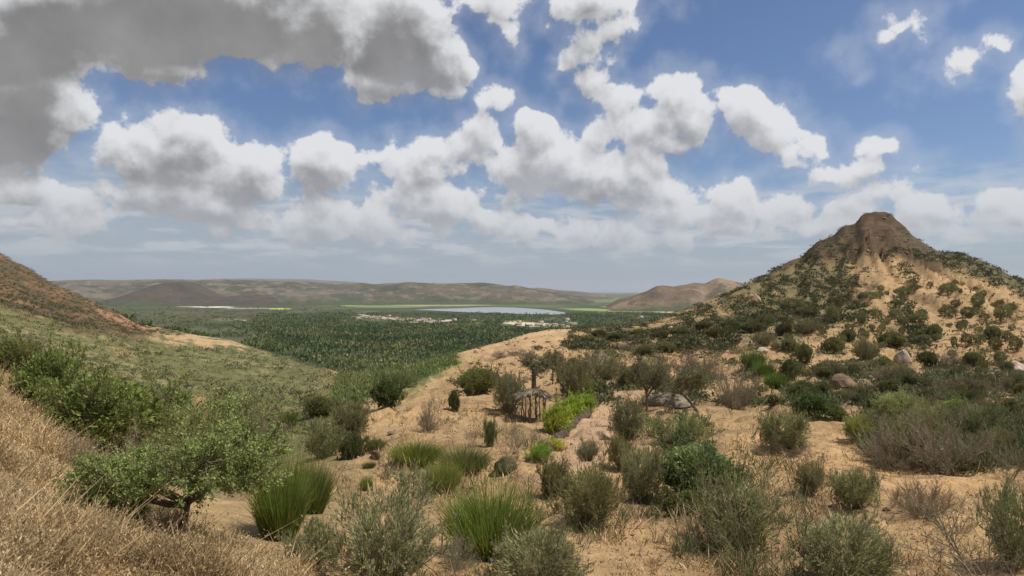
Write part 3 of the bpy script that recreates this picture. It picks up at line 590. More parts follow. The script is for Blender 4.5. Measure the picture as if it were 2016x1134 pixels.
# --- foreground plants, one by one
FG = [
 ('broom', 762, 1150, 235, 205, GREYG, 'large tangled grey-green shrub at the bottom, left of the bright green reed clump'),
 ('reed', 968, 1095, 180, 142, (.13, .21, .035), 'big bright green reed-like clump with upright pointed blades in the foreground'),
 ('broom', 1060, 1165, 205, 128, GREYG, 'grey twiggy shrub at the bottom edge just below the bright green reed clump'),
 ('dry', 900, 1120, 90, 70, OLIVE, 'low olive shrub between the tangled grey shrub and the bright green reed clump'),
 ('reed', 870, 968, 78, 62, (.17, .22, .05), 'spiky yellow-green tuft between the mossy boulder and the reed clump'),
 ('reed', 820, 912, 100, 44, (.15, .20, .035), 'long low row of green grass with a sunlit yellow left end'),
 ('reed', 912, 928, 98, 50, (.13, .17, .065), 'dull green grass clump directly left of the mossy boulder'),
 ('dense', 694, 902, 58, 55, DARKG, 'dark green leafy bush beside the flat bare clearing, left of the small stone'),
 ('leafy', 738, 888, 44, 26, MIDG, 'small low green bush just above the round little stone'),
 ('grass', 722, 966, 30, 30, GRASSG, 'small fresh green tuft poking out above the large tangled grey shrub'),
 ('grass', 727, 921, 26, 12, MIDG, 'tiny flat green tuft below the round little stone'),
 ('leafy', 1092, 978, 66, 76, OLIVE, 'small airy shrub on several dark stems with white litter at its foot'),
 ('broom', 1160, 1030, 130, 122, OLIVE, 'wide thin olive shrub right of the shrub with white litter'),
 ('leafy', 1372, 985, 175, 122, (.10, .145, .06), 'large rounded green bush in the middle of the foreground thicket'),
 ('dense', 1350, 1015, 110, 50, (.05, .075, .02), 'low dark green growth under the large rounded bush'),
 ('broom', 1345, 880, 150, 68, (.11, .15, .06), 'mounded green feathery bush with drooping fringe at its right side'),
 ('broom', 1262, 990, 95, 118, (.19, .20, .11), 'pale grey-green wispy shrub left of the large rounded green bush'),
 ('leafy', 1425, 965, 70, 40, (.11, .19, .04), 'bright green shoot cluster at the right foot of the rounded bush'),
 ('broom', 1455, 1088, 190, 160, (.14, .16, .08), 'large fine-branched shrub with several thin dark trunks, lower right of centre'),
 ('dry', 1395, 1085, 110, 70, BROWN, 'dry brown brush at the left foot of the fine-branched shrub'),
 ('broom', 1542, 892, 112, 86, (.14, .155, .075), 'rounded olive shrub standing alone on sand with a ring of dry grass'),
 ('dry', 1548, 900, 115, 38, BROWN, 'ring of dry grass stems around the foot of the lone olive shrub'),
 ('broom', 1596, 973, 62, 72, (.15, .155, .085), 'small upright grey shrub on sand, left of the fan-shaped shrub'),
 ('broom', 1683, 1000, 98, 78, (.15, .17, .085), 'fan-shaped grey-green shrub on bare sand with a hollow under it'),
 ('broom', 1662, 1155, 215, 150, GREYG, 'big open grey-green broom at the bottom edge with long separate stems'),
 ('dry', 1818, 1018, 115, 75, BROWN, 'dead brown tangle of thin twigs on yellow sand'),
 ('bare', 1935, 1165, 215, 190, OLIVE, 'tall nearly bare shrub with dark crooked branches in the bottom right corner'),
 ('broom', 2002, 1120, 120, 165, (.13, .155, .075), 'green feathery shrub cut by the right edge behind the bare branches'),
 ('bare', 1985, 948, 82, 92, OLIVE, 'small bare tree-like shrub near the right edge with a dark stem'),
 ('dry', 1765, 925, 130, 95, (.16, .15, .09), 'grey-brown thicket at the left end of the dry basin'),
 ('dry', 1860, 930, 150, 120, (.16, .15, .09), 'tall grey thicket in the centre of the dry basin'),
 ('broom', 1800, 905, 140, 95, (.14, .155, .075), 'greyish green brush around the bright oval bush'),
 ('broom', 1690, 868, 60, 54, (.19, .23, .06), 'yellow-green shrub at the edge of the sandy track'),
 ('dense', 1790, 880, 78, 34, (.17, .26, .05), 'bright green oval cushion bush in the middle of the thicket'),
 ('dense', 1885, 826, 62, 44, (.12, .19, .045), 'bright green bush with a yellow left side below the brown brush'),
 ('broom', 1930, 860, 100, 70, (.12, .15, .07), 'soft green shrub right of the bright green bush'),
 ('broom', 1965, 905, 80, 70, OLIVE, 'olive shrub behind the small bare tree at the right edge'),
 ('broom', 1770, 820, 110, 50, (.15, .19, .075), 'pale green brush above the oval cushion bush'),
 ('broom', 1840, 845, 100, 52, (.14, .165, .08), 'grey-green brush between the cushion bush and the bush with a yellow side'),
 ('dense', 1722, 812, 42, 36, DARKG, 'dark green round bush at the top left of the thicket'),
 ('dense', 1600, 818, 70, 50, (.055, .095, .035), 'dense dark green cushion bush on the sandy ridge'),
 ('dense', 1645, 825, 44, 28, (.09, .13, .045), 'low green bush touching the right side of the dark cushion bush'),
 ('dense', 1580, 790, 54, 46, (.08, .11, .05), 'grey-green bush just above the dark cushion bush'),
 ('dense', 1524, 796, 22, 20, (.06, .06, .02), 'tiny dark bush alone on the pale sand ridge'),
 ('dry', 1446, 806, 92, 92, (.14, .115, .075), 'large rounded brown dry shrub beside the sandy gully'),
 ('dry', 1372, 742, 110, 52, (.07, .035, .02), 'dark reddish-brown dead brush above the leaning tree'),
 ('broom', 1236, 868, 80, 92, (.11, .125, .07), 'dark grey-green shrub at the foot of the twisted tree'),
 ('broom', 1222, 925, 60, 70, (.13, .12, .05), 'brown-green shrub below the twisted tree'),
 ('leafy', 940, 774, 92, 56, (.10, .13, .04), 'broad green dome bush on the sandy slope'),
 ('broom', 1000, 810, 62, 78, (.12, .125, .075), 'grey upright bush right of the green dome bush'),
 ('dense', 760, 800, 72, 56, (.045, .08, .025), 'dark green round bush at the edge of the sandy slope'),
 ('dense', 893, 808, 24, 42, (.05, .08, .03), 'small dark upright bush like a little conifer on the sand'),
 ('dry', 842, 850, 52, 68, (.15, .15, .095), 'thin grey shrub with a narrow foot on the sandy slope'),
 ('broom', 780, 762, 90, 30, (.12, .16, .07), 'low pale green brush behind the dark round bush'),
 ('dense', 1126, 742, 40, 40, (.08, .10, .045), 'green bush left of the flat grey boulder'),
 ('broom', 1190, 750, 86, 60, (.12, .13, .07), 'grey-green bush beneath the flat grey boulder'),
 ('broom', 1130, 782, 66, 78, (.12, .12, .065), 'tall dull bush behind the small grey post'),
 ('leafy', 1156, 778, 26, 36, (.17, .23, .045), 'small yellow-green sapling above the earth edge'),
 ('dense', 1098, 852, 58, 62, (.25, .33, .06), 'lowest of the three bright lime-green bushes along the earth edge'),
 ('dense', 1126, 826, 52, 50, (.22, .32, .05), 'middle one of the three bright lime-green bushes along the earth edge'),
 ('dense', 1152, 804, 42, 32, (.20, .30, .05), 'uppermost of the three bright lime-green bushes along the earth edge'),
 ('leafy', 1064, 906, 50, 36, (.14, .24, .04), 'low bright green leafy plant at the lower end of the earth edge'),
 ('dense', 1092, 888, 40, 26, YEL, 'low yellow-green plant at the lower end of the earth edge'),
 ('broom', 1158, 906, 44, 44, (.13, .15, .10), 'small rounded blue-grey shrub on the smooth bare track'),
 ('bare', 1020, 900, 44, 68, OLIVE, 'group of thin bare saplings below the wooden shelter'),
 ('bare', 1040, 880, 40, 50, OLIVE, 'thin leggy saplings right below the wooden shelter'),
 ('leafy', 965, 880, 24, 58, (.07, .10, .045), 'small slim sapling with a tuft of dark leaves'),
 ('bare', 925, 882, 36, 60, OLIVE, 'faint bare sapling above the dull green grass clump'),
 ('leafy', 1240, 760, 50, 40, (.11, .13, .06), 'small green bush left of the twisted tree'),
 ('broom', 1285, 735, 60, 34, OLIVE, 'low olive brush behind the twisted tree'),
 ('grass', 1482, 722, 48, 38, (.07, .14, .03), 'top piece of the green grass strip in the gully'),
 ('grass', 1503, 742, 46, 36, (.07, .145, .025), 'middle piece of the green grass strip in the gully'),
 ('grass', 1528, 764, 50, 34, (.065, .14, .02), 'lowest piece of the green grass strip in the gully'),
 # left side
 ('leafy', 205, 890, 235, 165, (.12, .17, .05), 'large green bush on the slope above the dry grass, left of the flat-topped tree'),
 ('leafy', 95, 805, 130, 125, (.11, .165, .045), 'green bush high on the left slope with a bare twig sticking up'),
 ('leafy', 22, 735, 95, 80, (.11, .14, .05), 'green bush cut by the left edge of the picture'),
 ('broom', 400, 905, 250, 125, (.13, .17, .065), 'wide feathery green bush behind the flat-topped tree'),
 ('broom', 290, 880, 170, 105, (.13, .165, .06), 'feathery green bush between the large slope bush and the flat-topped tree'),
 ('leafy', 345, 805, 52, 44, (.10, .17, .045), 'small bright green round bush above the feathery bushes'),
 ('reed', 552, 1060, 110, 170, (.12, .19, .035), 'tall bright green grass at the right of the flat-topped tree'),
 ('reed', 610, 1010, 90, 110, (.11, .17, .04), 'green grass clump in the dip right of the tall bright grass'),
 ('dry', 525, 885, 82, 78, (.13, .10, .065), 'dark brown bare bush on the sand bank behind the tall bright grass'),
 ('reed', 566, 842, 34, 34, (.15, .20, .04), 'yellow-green tuft next to the dark brown bare bush'),
 ('broom', 480, 850, 60, 40, (.12, .13, .065), 'low grey-green bush on the upper edge of the sand bank'),
 ('broom', 640, 900, 90, 70, (.11, .13, .055), 'olive bush in the dip left of the dark green leafy bush'),
 ('broom', 690, 850, 90, 62, (.11, .12, .06), 'dull dark bush on the shaded bank above the dark green leafy bush'),
 ('leafy', 630, 820, 70, 45, (.09, .12, .045), 'green bush on the valley side left of the shaded bank'),
 ('broom', 620, 1120, 120, 90, (.12, .15, .07), 'grey-green shrub at the bottom edge between the dry grass slope and the tangled shrub'),
 ('dry', 230, 960, 200, 110, (.24, .17, .09), 'brown dry brush between the dry grass and the flat-topped tree'),
 ('dry', 300, 1060, 110, 90, (.22, .16, .09), 'dry brown brush against the trunk of the flat-topped tree'),
 ('bare', 120, 1050, 60, 90, BROWN, 'dark leafless twigs standing in the dry grass at the lower left'),
 ('bare', 205, 1110, 50, 110, BROWN, 'tall thin bare stems in the dry grass left of the flat-topped tree'),
 ('dry', 150, 925, 130, 70, (.22, .15, .08), 'reddish-brown dry brush at the top of the dry grass slope'),
 ('dry', 60, 1010, 80, 60, (.20, .15, .07), 'dull olive-brown weed patch inside the dry grass'),
 ('bare', 75, 700, 40, 60, BROWN, 'dark leafless shrub on the green slope near the left edge'),
]
for r_ in FG:
    k, px, py, w, h, c, lab = r_
    place(k, px, py, w, h, c, lab)

def place_tree(px, py, w, h, colr, label, seed, dmin=2.5, flip=0., **kw):
    x, d, z = hit(px, py, dmin); mt, mb, mc = proto_tree(seed, **kw)
    root = link('tree', None); a = link('trunk', mt, root); b = link('branches', mb, root); c = link('crown', mc, root)
    root.location = (x, d, z - .02); root.scale = (w * d / F, min(w, h * 1.3) * d / F, h * d / F); root.rotation_euler = (0, 0, flip)
    c.color = (*[1.4 * v for v in colr], 1); return tag(root, label, 'tree')
place_tree(352, 1070, 345, 245, (.21, .27, .085), 'flat-topped tree with pale green leaves and dark crooked limbs in the dry grass', 901, trunk=.42, lean=.08, spread=1.0, leaf=(.021, .012), nl=52000, nb=18)
place_tree(1272, 838, 70, 135, (.11, .13, .065), 'twisted tree with a thin dark trunk and small olive crown in the middle', 902, trunk=.6, lean=.02, leaf=(.03, .016), nl=4000)
place_tree(1375, 812, 110, 88, (.12, .15, .06), 'small tree leaning left over the grey boulder', 903, trunk=.5, lean=-.45, spread=.8, leaf=(.035, .02), nl=5000)
place_tree(1320, 800, 80, 70, (.15, .155, .09), 'grey-leaved small tree between the twisted tree and the leaning tree', 904, trunk=.35, spread=.7, leaf=(.035, .018), nl=4000)
place_tree(1051, 768, 58, 70, (.14, .145, .075), 'small tree with a thick reddish trunk behind the wooden shelter', 905, tr=2.6, trunk=.62, spread=.5, leaf=(.05, .03), nl=2500)
place_tree(1088, 756, 46, 66, (.10, .12, .05), 'small dark tree right of the tree with the reddish trunk', 906, trunk=.5, spread=.6, leaf=(.05, .03), nl=2500)

# ------------------------------------------------------------------ shrubs of the peak and the flats before it
HS = [(1715, 588, 36, 14, 'g'), (1777, 582, 42, 16, 'g'), (1868, 578, 36, 22, 'g'), (1560, 612, 60, 26, 'd'), (1590, 622, 55, 20, 'd'), (1640, 600, 30, 14, 'd'), (1700, 590, 26, 12, 'd'),
 (1640, 635, 26, 34, 'g'), (1696, 638, 24, 26, 'g'), (1727, 632, 24, 24, 'g'), (1763, 628, 30, 20, 'g'), (1814, 636, 30, 22, 'g'), (1866, 624, 38, 24, 'd'), (1905, 626, 30, 22, 'd'), (1925, 606, 28, 28, 'g'),
 (1975, 634, 36, 34, 'g'), (1590, 655, 50, 28, 'r'), (1545, 660, 34, 24, 'd'), (1670, 670, 34, 22, 'g'), (1755, 682, 58, 28, 'g'), (1705, 712, 54, 38, 'r'), (1640, 698, 44, 32, 'g'), (1582, 712, 38, 34, 'g'),
 (1557, 744, 42, 36, 'g'), (1840, 665, 32, 26, 'g'), (1892, 652, 24, 20, 'd'), (1878, 684, 14, 22, 'd'), (1903, 682, 24, 26, 'd'), (1955, 668, 34, 26, 'g'), (1826, 712, 36, 20, 'd'), (1870, 722, 36, 28, 'b'),
 (1915, 720, 38, 26, 'g'), (1970, 715, 30, 24, 'g'), (2000, 690, 30, 26, 'd'), (1680, 742, 30, 26, 'd'), (1640, 738, 34, 26, 'r'), (1760, 745, 60, 24, 'r'), (1510, 640, 40, 22, 'd'), (1480, 655, 50, 22, 'd'),
 (1440, 650, 46, 20, 'd'), (1410, 664, 50, 18, 'd'), (1500, 680, 44, 24, 'r'), (1555, 690, 36, 22, 'g'), (1525, 705, 30, 20, 'b'), (1455, 690, 30, 18, 'b'), (1385, 650, 40, 16, 'd'), (1340, 660, 46, 16, 'g'),
 (1300, 668, 40, 16, 'd'), (1260, 662, 40, 14, 'g'), (1215, 670, 40, 14, 'd'), (1180, 664, 36, 14, 'd'), (1160, 672, 30, 12, 'g'), (1230, 690, 34, 16, 'b'), (1310, 695, 44, 22, 'g'), (1345, 680, 30, 14, 'b'),
 (1270, 700, 44, 20, 'g'), (1200, 700, 30, 14, 'g'), (1060, 690, 22, 10, 'd'), (1115, 680, 26, 12, 'd'), (1015, 700, 34, 12, 'b'), (985, 705, 40, 14, 'b'), (1040, 703, 40, 14, 'b'), (960, 712, 30, 12, 'b'),
 (1800, 760, 40, 22, 'g'), (1850, 770, 60, 24, 'b'), (1905, 765, 50, 24, 'b'), (1950, 780, 50, 26, 'b'), (1990, 770, 40, 24, 'r'), (1740, 775, 34, 24, 'g'), (1700, 782, 34, 26, 'r'), (1665, 790, 40, 24, 'r'), (1620, 775, 34, 24, 'g'),
 (1990, 820, 50, 34, 'g'), (1940, 815, 40, 26, 'r'), (1830, 800, 40, 24, 'b'), (1955, 650, 24, 18, 'b'), (1935, 698, 26, 18, 'r'), (1990, 615, 26, 18, 'd'), (1600, 676, 20, 14, 'b'), (1620, 660, 18, 12, 'd')]
KC = {'g': ((.095, .115, .052), 'dense_s'), 'd': ((.06, .07, .033), 'dense_s'), 'r': ((.115, .12, .07), 'broom_s'), 'b': ((.12, .09, .06), 'dry_s')}
KL = {'g': 'green', 'd': 'dark green', 'r': 'rounded grey-green', 'b': 'brown dry'}
def zone(px, py):
    if px < 1140: return 'on the sandy knoll', 'shrubs on the sandy knoll'
    if px < 1430: return 'on the rocky saddle', 'shrubs on the rocky saddle'
    if py < 665: return 'on the flank of the peak', 'shrubs on the flank of the peak'
    if py < 750: return 'at the foot of the peak', 'shrubs at the foot of the peak'
    return 'in the right-hand thicket', 'shrubs of the right-hand thicket'
def hill_shrub(px, py, w, h, k):
    zl, zg = zone(px, py); near = w > 30 and py > 640
    c, pk = KC[k]
    pk = pk if not near else pk[:-2]
    o = place(pk, px, py, w, h, c, 'shrub', zg, parts=near, name='shrub', cat='shrub', dmin=30)
    HREG.setdefault((KL[k], zl), []).append((py, px, o)); return o
HREG = {}
for a in HS: hill_shrub(a[0], a[1], a[2] * 1.0, a[3] * 1.15, a[4])
rr = random.Random(21); taken = [(a[0], a[1]) for a in HS]
n = 0
while n < 170:
    px = rr.uniform(1430, 2016); py = rr.uniform(560, 800)
    crest_y = float(np.interp(px, [c[0] for c in CREST], [c[1] for c in CREST]))
    if py < crest_y + 40 or (py > 745 and px < 1680): continue
    if abs(px - 1500) < 50 and py > 690: continue
    if any(abs(px - a) < 11 and abs(py - b) < 6 for a, b in taken): continue
    s = (py - 500) / 200.; w = (9 + 13 * s) * rr.uniform(.6, 1.4)
    taken.append((px, py)); n += 1
    hill_shrub(px, py, w, w * rr.uniform(.62, .95), rr.choice('ggddrb'))

ORD = ['first', 'second', 'third', 'fourth', 'fifth', 'sixth', 'seventh', 'eighth', 'ninth', 'tenth']
def ranked(reg, what):
    for (kd, zl), L_ in reg.items():
        L_.sort(key=lambda t_: t_[0]); nb_ = max(1, math.ceil(len(L_) / 7.))
        for b_ in range(nb_):
            row_ = sorted(L_[b_ * len(L_) // nb_:(b_ + 1) * len(L_) // nb_], key=lambda t_: t_[1])
            rn = '' if nb_ == 1 else ('top row, ' if b_ == 0 else 'bottom row, ' if b_ == nb_ - 1 else '%s row down, ' % ORD[b_])
            for i_, (_, _, o_) in enumerate(row_): o_['label'] = ('%s %s %s from left, %s%s' % (ORD[i_], kd, what, rn, zl)) if len(row_) > 1 else '%s %s %s%s' % (kd, what, rn, zl)
ranked(HREG, 'shrub')

# ------------------------------------------------------------------ rocks
def rock_mesh(seed, mat, sub=3, ang=.35):
    import bmesh
    bm = bmesh.new(); bmesh.ops.create_icosphere(bm, subdivisions=sub, radius=.5)
    r = random.Random(seed); pl = [(Vector((r.uniform(-1, 1), r.uniform(-1, 1), r.uniform(-.6, 1))).normalized(), r.uniform(.27, .42)) for _ in range(9)]
    from mathutils import noise
    for v in bm.verts:
        for nrm, dd in pl:
            e = v.co.dot(nrm) - dd
            if e > 0: v.co -= nrm * e * .92
        v.co += v.co.normalized() * (noise.noise(v.co * 3 + Vector((seed, 0, 0))) * .06 + noise.noise(v.co * 9 + Vector((seed, 0, 0))) * .025)
    me = bpy.data.meshes.new('rock'); bm.to_mesh(me); bm.free(); me.materials.append(M[mat])
    return me
def rock(px, py, w, h, mat, label, seed=0, group=None, sink=.25, dmin=3, name='boulder'):
    x, d, z = hit(px, py, dmin); o = link(name, rock_mesh(seed, mat))
    sz = h * d / F / (1 - sink) * 1.15
    o.scale = (w * d / F * 1.1, w * d / F * .8, sz); o.location = (x, d, z + sz * (.5 - sink)); o.rotation_euler = (0, 0, seed * .7 % .8 - .4)
    return tag(o, label, 'rock', group)
rock(991, 930, 50, 30, 'moss_rock', 'dark mossy boulder with a rough top on the edge of the clearing', 1)
rock(741, 900, 20, 13, 'brown_rock', 'round little brown stone on the bare clearing', 2, name='stone')
rock(772, 854, 24, 6, 'grey_rock', 'flat grey stone lying on the upper clearing', 12, name='stone')
rock(1190, 716, 38, 18, 'grey_rock', 'flat grey boulder lying among bushes on the rocky saddle', 3)
rock(1180, 724, 60, 7, 'sand_rock', 'low pale rock shelf below the flat grey boulder', 13)
rock(1316, 797, 92, 22, 'grey_rock', 'wide grey boulder with a dark overhang under the leaning tree', 4)
rock(1662, 766, 50, 26, 'brown_rock', 'rounded brown boulder among grey brush at the foot of the peak', 5)
rock(1776, 716, 34, 26, 'pale_rock', 'tilted pale slab among shrubs at the foot of the peak', 6)
rock(1996, 735, 46, 20, 'pale_rock', 'pale broken rock at the right edge', 7)
rock(1500, 694, 26, 10, 'pale_rock', 'pale rock at the head of the green grass strip', 8)
rock(1980, 745, 26, 10, 'sand_rock', 'smaller sandy rock next to the pale broken rock', 9)
rock(1490, 596, 16, 17, 'sand_rock', 'upright orange rock on the left flank of the peak', 10, dmin=60)
rock(1745, 1005, 16, 6, 'brown_rock', 'small brown stone right of the fan-shaped shrub', 14, name='stone')
rock(1085, 972, 34, 8, 'pale_rock', 'white litter-like stone at the foot of the airy shrub', 15, name='stone')
rr = random.Random(4); rm = [rock_mesh(30 + i, 'sand_rock' if i % 2 else 'brown_rock', 2) for i in range(5)]
def small_rocks(n, box, wr, lab, grp, dmin):
    reg = []
    for i in range(n):
        px = rr.uniform(box[0], box[1]); py = rr.uniform(box[2], box[3]); x, d, z = hit(px, py, dmin); w = rr.uniform(*wr) * d / F
        o = link('rock', rr.choice(rm)); o.scale = (w, w * .8, w * rr.uniform(.4, .7)); o.location = (x, d, z + w * .06); o.rotation_euler = (rr.uniform(-.2, .2), rr.uniform(-.2, .2), rr.uniform(0, 6))
        tag(o, 'rock', 'rock', grp); reg.append((py, px, o))
    ranked({(lab[0], lab[1]): reg}, 'rock')
small_rocks(46, (1120, 1420, 645, 705), (6, 18), ('weathered', 'on the rocky saddle'), 'rocks on the saddle', 40)
small_rocks(24, (930, 1100, 672, 725), (5, 13), ('dark', 'on the sandy knoll'), 'rocks on the sandy knoll', 30)
small_rocks(26, (1900, 2016, 700, 750), (6, 16), ('broken', 'at the right edge'), 'broken rocks at the right edge', 30)
small_rocks(24, (1600, 1850, 420, 560), (5, 12), ('brown', 'high on the peak'), 'rocks high on the peak', 100)

# earth edge along the smooth track, its shaded face painted dark
pts = [hit(a, b, 10) for a, b in [(1178, 768), (1185, 774), (1184, 782), (1174, 794), (1155, 812), (1132, 833), (1108, 855), (1088, 872), (1072, 890)]]
L = np.array(pts); tt = np.linspace(0, len(L) - 1, 60); L = np.stack([np.interp(tt, np.arange(len(L)), L[:, i]) for i in range(3)], 1); L = smooth1(L, 2, 0)
r = np.random.default_rng(5); L[:, :2] += r.normal(0, .02, (60, 2)); T = norm(np.gradient(L, axis=0)); Nn = norm(np.cross(T, [0, 0, 1.]))
if Nn[30, 0] < 0: Nn = -Nn
h_ = .22 + r.normal(0, .03, 60); w_ = .13 + r.normal(0, .02, 60)
sec = []
for (a, b) in [(-.6, -.35), (-.42, 1.), (-.1, 1.12), (.5, 1.0), (1.3, .55), (2.2, -.25)]:
    sec.append(L + Nn * (w_ * a)[:, None] + np.stack([0 * h_, 0 * h_, h_ * b], 1))
S = np.stack(sec, 1)
tag(link('earth_bank', mesh_np('earth_bank', S.reshape(-1, 3), grid_faces(60, 6), M['earth_edge_shade'], False)), 'low earth edge with painted shade curving along the smooth bare track beside the lime-green bushes', 'bank')

# wooden shelter
def cylinder_between(a, b, r0, r1, name, mat, parent, sides=7, wob=.02, seed=0):
    q = np.random.default_rng(seed); t = np.linspace(0, 1, 6)[:, None]; Lp = np.array(a)[None] * (1 - t) + np.array(b)[None] * t + q.normal(0, wob, (6, 3)) * (t * (1 - t) * 4)
    V, Fc = tubes(Lp[None], r0, r1, sides); return link(name, mesh_np(name, V, Fc, M[mat], True), parent)
x, d, z = hit(1050, 832, 10); u_ = d / F
root = link('shelter', None, None, (x, d, z)); tag(root, 'ruined wooden shelter of dark posts under a ragged thatched roof', 'shelter')
hgt = 56 * u_; k = 0
for (a, b) in [(-19, 0), (-14, 8), (-5, -6), (-8, 14), (5, 2), (7, 16), (20, -2), (24, 10), (-22, 14), (14, 20)]:
    cylinder_between((a * u_, b * u_, -.1), ((a + rr.uniform(-2, 2)) * u_, b * u_, hgt), .055 * (1.5 if a > 18 or a == -5 else .7), .03, 'post', 'bark', root, seed=k, wob=.035); k += 1
q = np.random.default_rng(9); n = 2600; a_ = q.uniform(-1, 1, n); b_ = q.uniform(-1, 1, n)
P0 = np.stack([a_ * 27 * u_, b_ * 16 * u_ + 6 * u_, hgt + (10 - 9 * np.abs(a_) ** 1.6 - 4 * np.abs(b_)) * u_ + q.normal(0, .8 * u_, n)], 1)
Dv = norm(np.stack([a_ * 1.2 + q.normal(0, .5, n), b_ * 1.2 + q.normal(0, .5, n), -.9 + q.normal(0, .3, n)], 1)); V, Fc = blades(P0, Dv, q.uniform(.15, .5, n), .05, q)
link('thatch', mesh_np('thatch', V, Fc, M['grey_twig']), root)
cylinder_between((-24 * u_, 0, hgt), (26 * u_, 0, hgt + .05), .06, .05, 'beam', 'bark', root, seed=40); cylinder_between((-22 * u_, 14 * u_, hgt), (25 * u_, 14 * u_, hgt), .06, .05, 'beam', 'bark', root, seed=41)
# grey post with lamp-like cap
x, d, z = hit(1096, 792, 10); root = link('post', None, None, (x, d, z)); tag(root, 'thin grey post with a rounded top standing right of the wooden shelter', 'post')
cylinder_between((0, 0, -.1), (0, 0, 26 * d / F), .05, .04, 'shaft', 'grey_rock', root, wob=.005); c = link('cap', rock_mesh(77, 'pale_rock', 2), root, (0, 0, 27.5 * d / F)); c.scale = (.22, .22, .26)

# ------------------------------------------------------------------ village on the plain
m, t, b, out = new_mat('plaster'); oi = t.node('ShaderNodeObjectInfo'); geo = t.node('ShaderNodeNewGeometry')
t.put(b.inputs['Base Color'], t.mix(t.math('ADD', t.math('MULTIPLY', oi.outputs['Random'], .6), t.math('MULTIPLY', t.noise(geo.outputs['Position'], .6, 4, .6), .4)), (.48, .41, .33), (.33, .26, .19)))
m, t, b, out = new_mat('roofing'); oi = t.node('ShaderNodeObjectInfo'); t.put(b.inputs['Base Color'], t.mix(oi.outputs['Random'], (.50, .46, .42), (.28, .19, .14)))
m, t, b, out = new_mat('dark_opening'); b.inputs['Base Color'].default_value = (.03, .03, .03, 1)
def box(V, Fc, c, s):
    o = len(V); x, y, z = c; a, b_, h = s[0] / 2, s[1] / 2, s[2] / 2
    V += [(x + i * a, y + j * b_, z + k * h) for k in (-1, 1) for j in (-1, 1) for i in (-1, 1)]
    Fc += [[o + i for i in f] for f in ((0, 2, 3, 1), (4, 5, 7, 6), (0, 1, 5, 4), (2, 6, 7, 3), (0, 4, 6, 2), (1, 3, 7, 5))]
def house_meshes(w, dp, h, gable):
    V, Fc = [], []; box(V, Fc, (0, 0, h / 2), (w, dp, h)); 
    if not gable:
        for sx in (-1, 1): box(V, Fc, (sx * (w / 2 - .15), 0, h + .3), (.3, dp - .01, .6))
        for sy in (-1, 1): box(V, Fc, (0, sy * (dp / 2 - .15), h + .3), (w - .62, .3, .6))
    wall = mesh_np('wall', V, Fc, M['plaster'])
    if gable:
        V = [(-w / 2 - .4, -dp / 2 - .4, h + .01), (w / 2 + .4, -dp / 2 - .4, h + .01), (w / 2 + .4, dp / 2 + .4, h + .01), (-w / 2 - .4, dp / 2 + .4, h + .01), (-w / 2 - .4, 0, h + dp * .28), (w / 2 + .4, 0, h + dp * .28)]
        bmf = [(0, 1, 5, 4), (2, 3, 4, 5), (3, 0, 4, 4), (1, 2, 5, 5), (0, 3, 2, 1)]
        me = bpy.data.meshes.new('roof'); me.from_pydata(V, [], [(0, 1, 5, 4), (2, 3, 4, 5), (3, 0, 4), (1, 2, 5), (0, 3, 2, 1)]); me.materials.append(M['roofing']); roof = me
    else:
        V, Fc = [], []; box(V, Fc, (0, 0, h + .1), (w - .64, dp - .64, .18)); roof = mesh_np('roof', V, Fc, M['roofing'])
    V, Fc = [], []; box(V, Fc, (w * .1, -dp / 2 - .03, 1.05), (1.1, .1, 2.1)); door = mesh_np('door', V, Fc, M['dark_opening'])
    V, Fc = [], []; box(V, Fc, (0, -dp / 2 - .03, 1.7), (1.2, .1, 1.1)); win = mesh_np('window', V, Fc, M['dark_opening'])
    return wall, roof, door, win, w
HM = [house_meshes(9, 7, 3.4, False), house_meshes(12, 7, 3.2, True), house_meshes(7, 6, 5.8, False), house_meshes(16, 8, 3.6, True)]
def house(px, py, k, s, label, group):
    x, d, z = hit(px, py, 450); wl, rf, dr, wn, w = HM[k]
    root = link('house', None, None, (x, d, z - .3)); root.rotation_euler = (0, 0, rr.uniform(-.6, .6)); root.scale = (s, s, s)
    link('wall', wl, root); link('roof', rf, root); link('door', dr, root); link('window', wn, root, (-w * .28, 0, 0)); link('window', wn, root, (w * .36, 0, 0))
    tag(root, label, 'house', group); return root
vil = []; stripr = []
for i in range(34):
    t_ = rr.random(); px = 695 + 190 * t_ + rr.gauss(0, 4); py = 625 + 10 * t_ + rr.gauss(0, 2.4)
    if 800 < px < 850: py += 3
    o = house(px, py, rr.randrange(4), rr.uniform(.7, 1.05), 'small pale house in the village scattered along the wood below the lake', 'houses of the village in the wood'); vil.append((py, px, o))
for i in range(14):
    px = rr.uniform(1000, 1130); py = rr.uniform(636, 643); stripr.append((py, px, house(px, py, rr.randrange(4), rr.uniform(.7, 1.1), 'house', 'houses on the long bare strip')))
ranked({('small pale', 'in the village'): vil}, 'house'); ranked({('small pale', 'on the bare strip'): stripr}, 'house')
for i, (a, b, lb) in enumerate([(1116, 633, 'tallest pale house at the right end of the long bare strip'), (1262, 628, 'lone pale house on the plain before the pointed far hill'), (895, 634, 'white house at the right end of the scattered village'), (932, 633, 'pale house standing alone right of the village'), (478, 634, 'tiny white hut on the plain at the left, in front of the green field')]):
    house(a, b, 2 if i < 3 else 0, 1.2, lb, None)
x, d, z = hit(943, 660, 430); root = link('utility_pole', None, None, (x, d, z)); tag(root, 'tall thin pale pole rising from the wood below the lake', 'pole')
hh = 34 * d / F; cylinder_between((0, 0, -.5), (0, 0, hh), .28, .16, 'shaft', 'pale_rock', root, wob=.01); cylinder_between((-1.3, 0, hh * .93), (1.3, 0, hh * .93), .12, .12, 'crossarm', 'pale_rock', root, wob=.0)

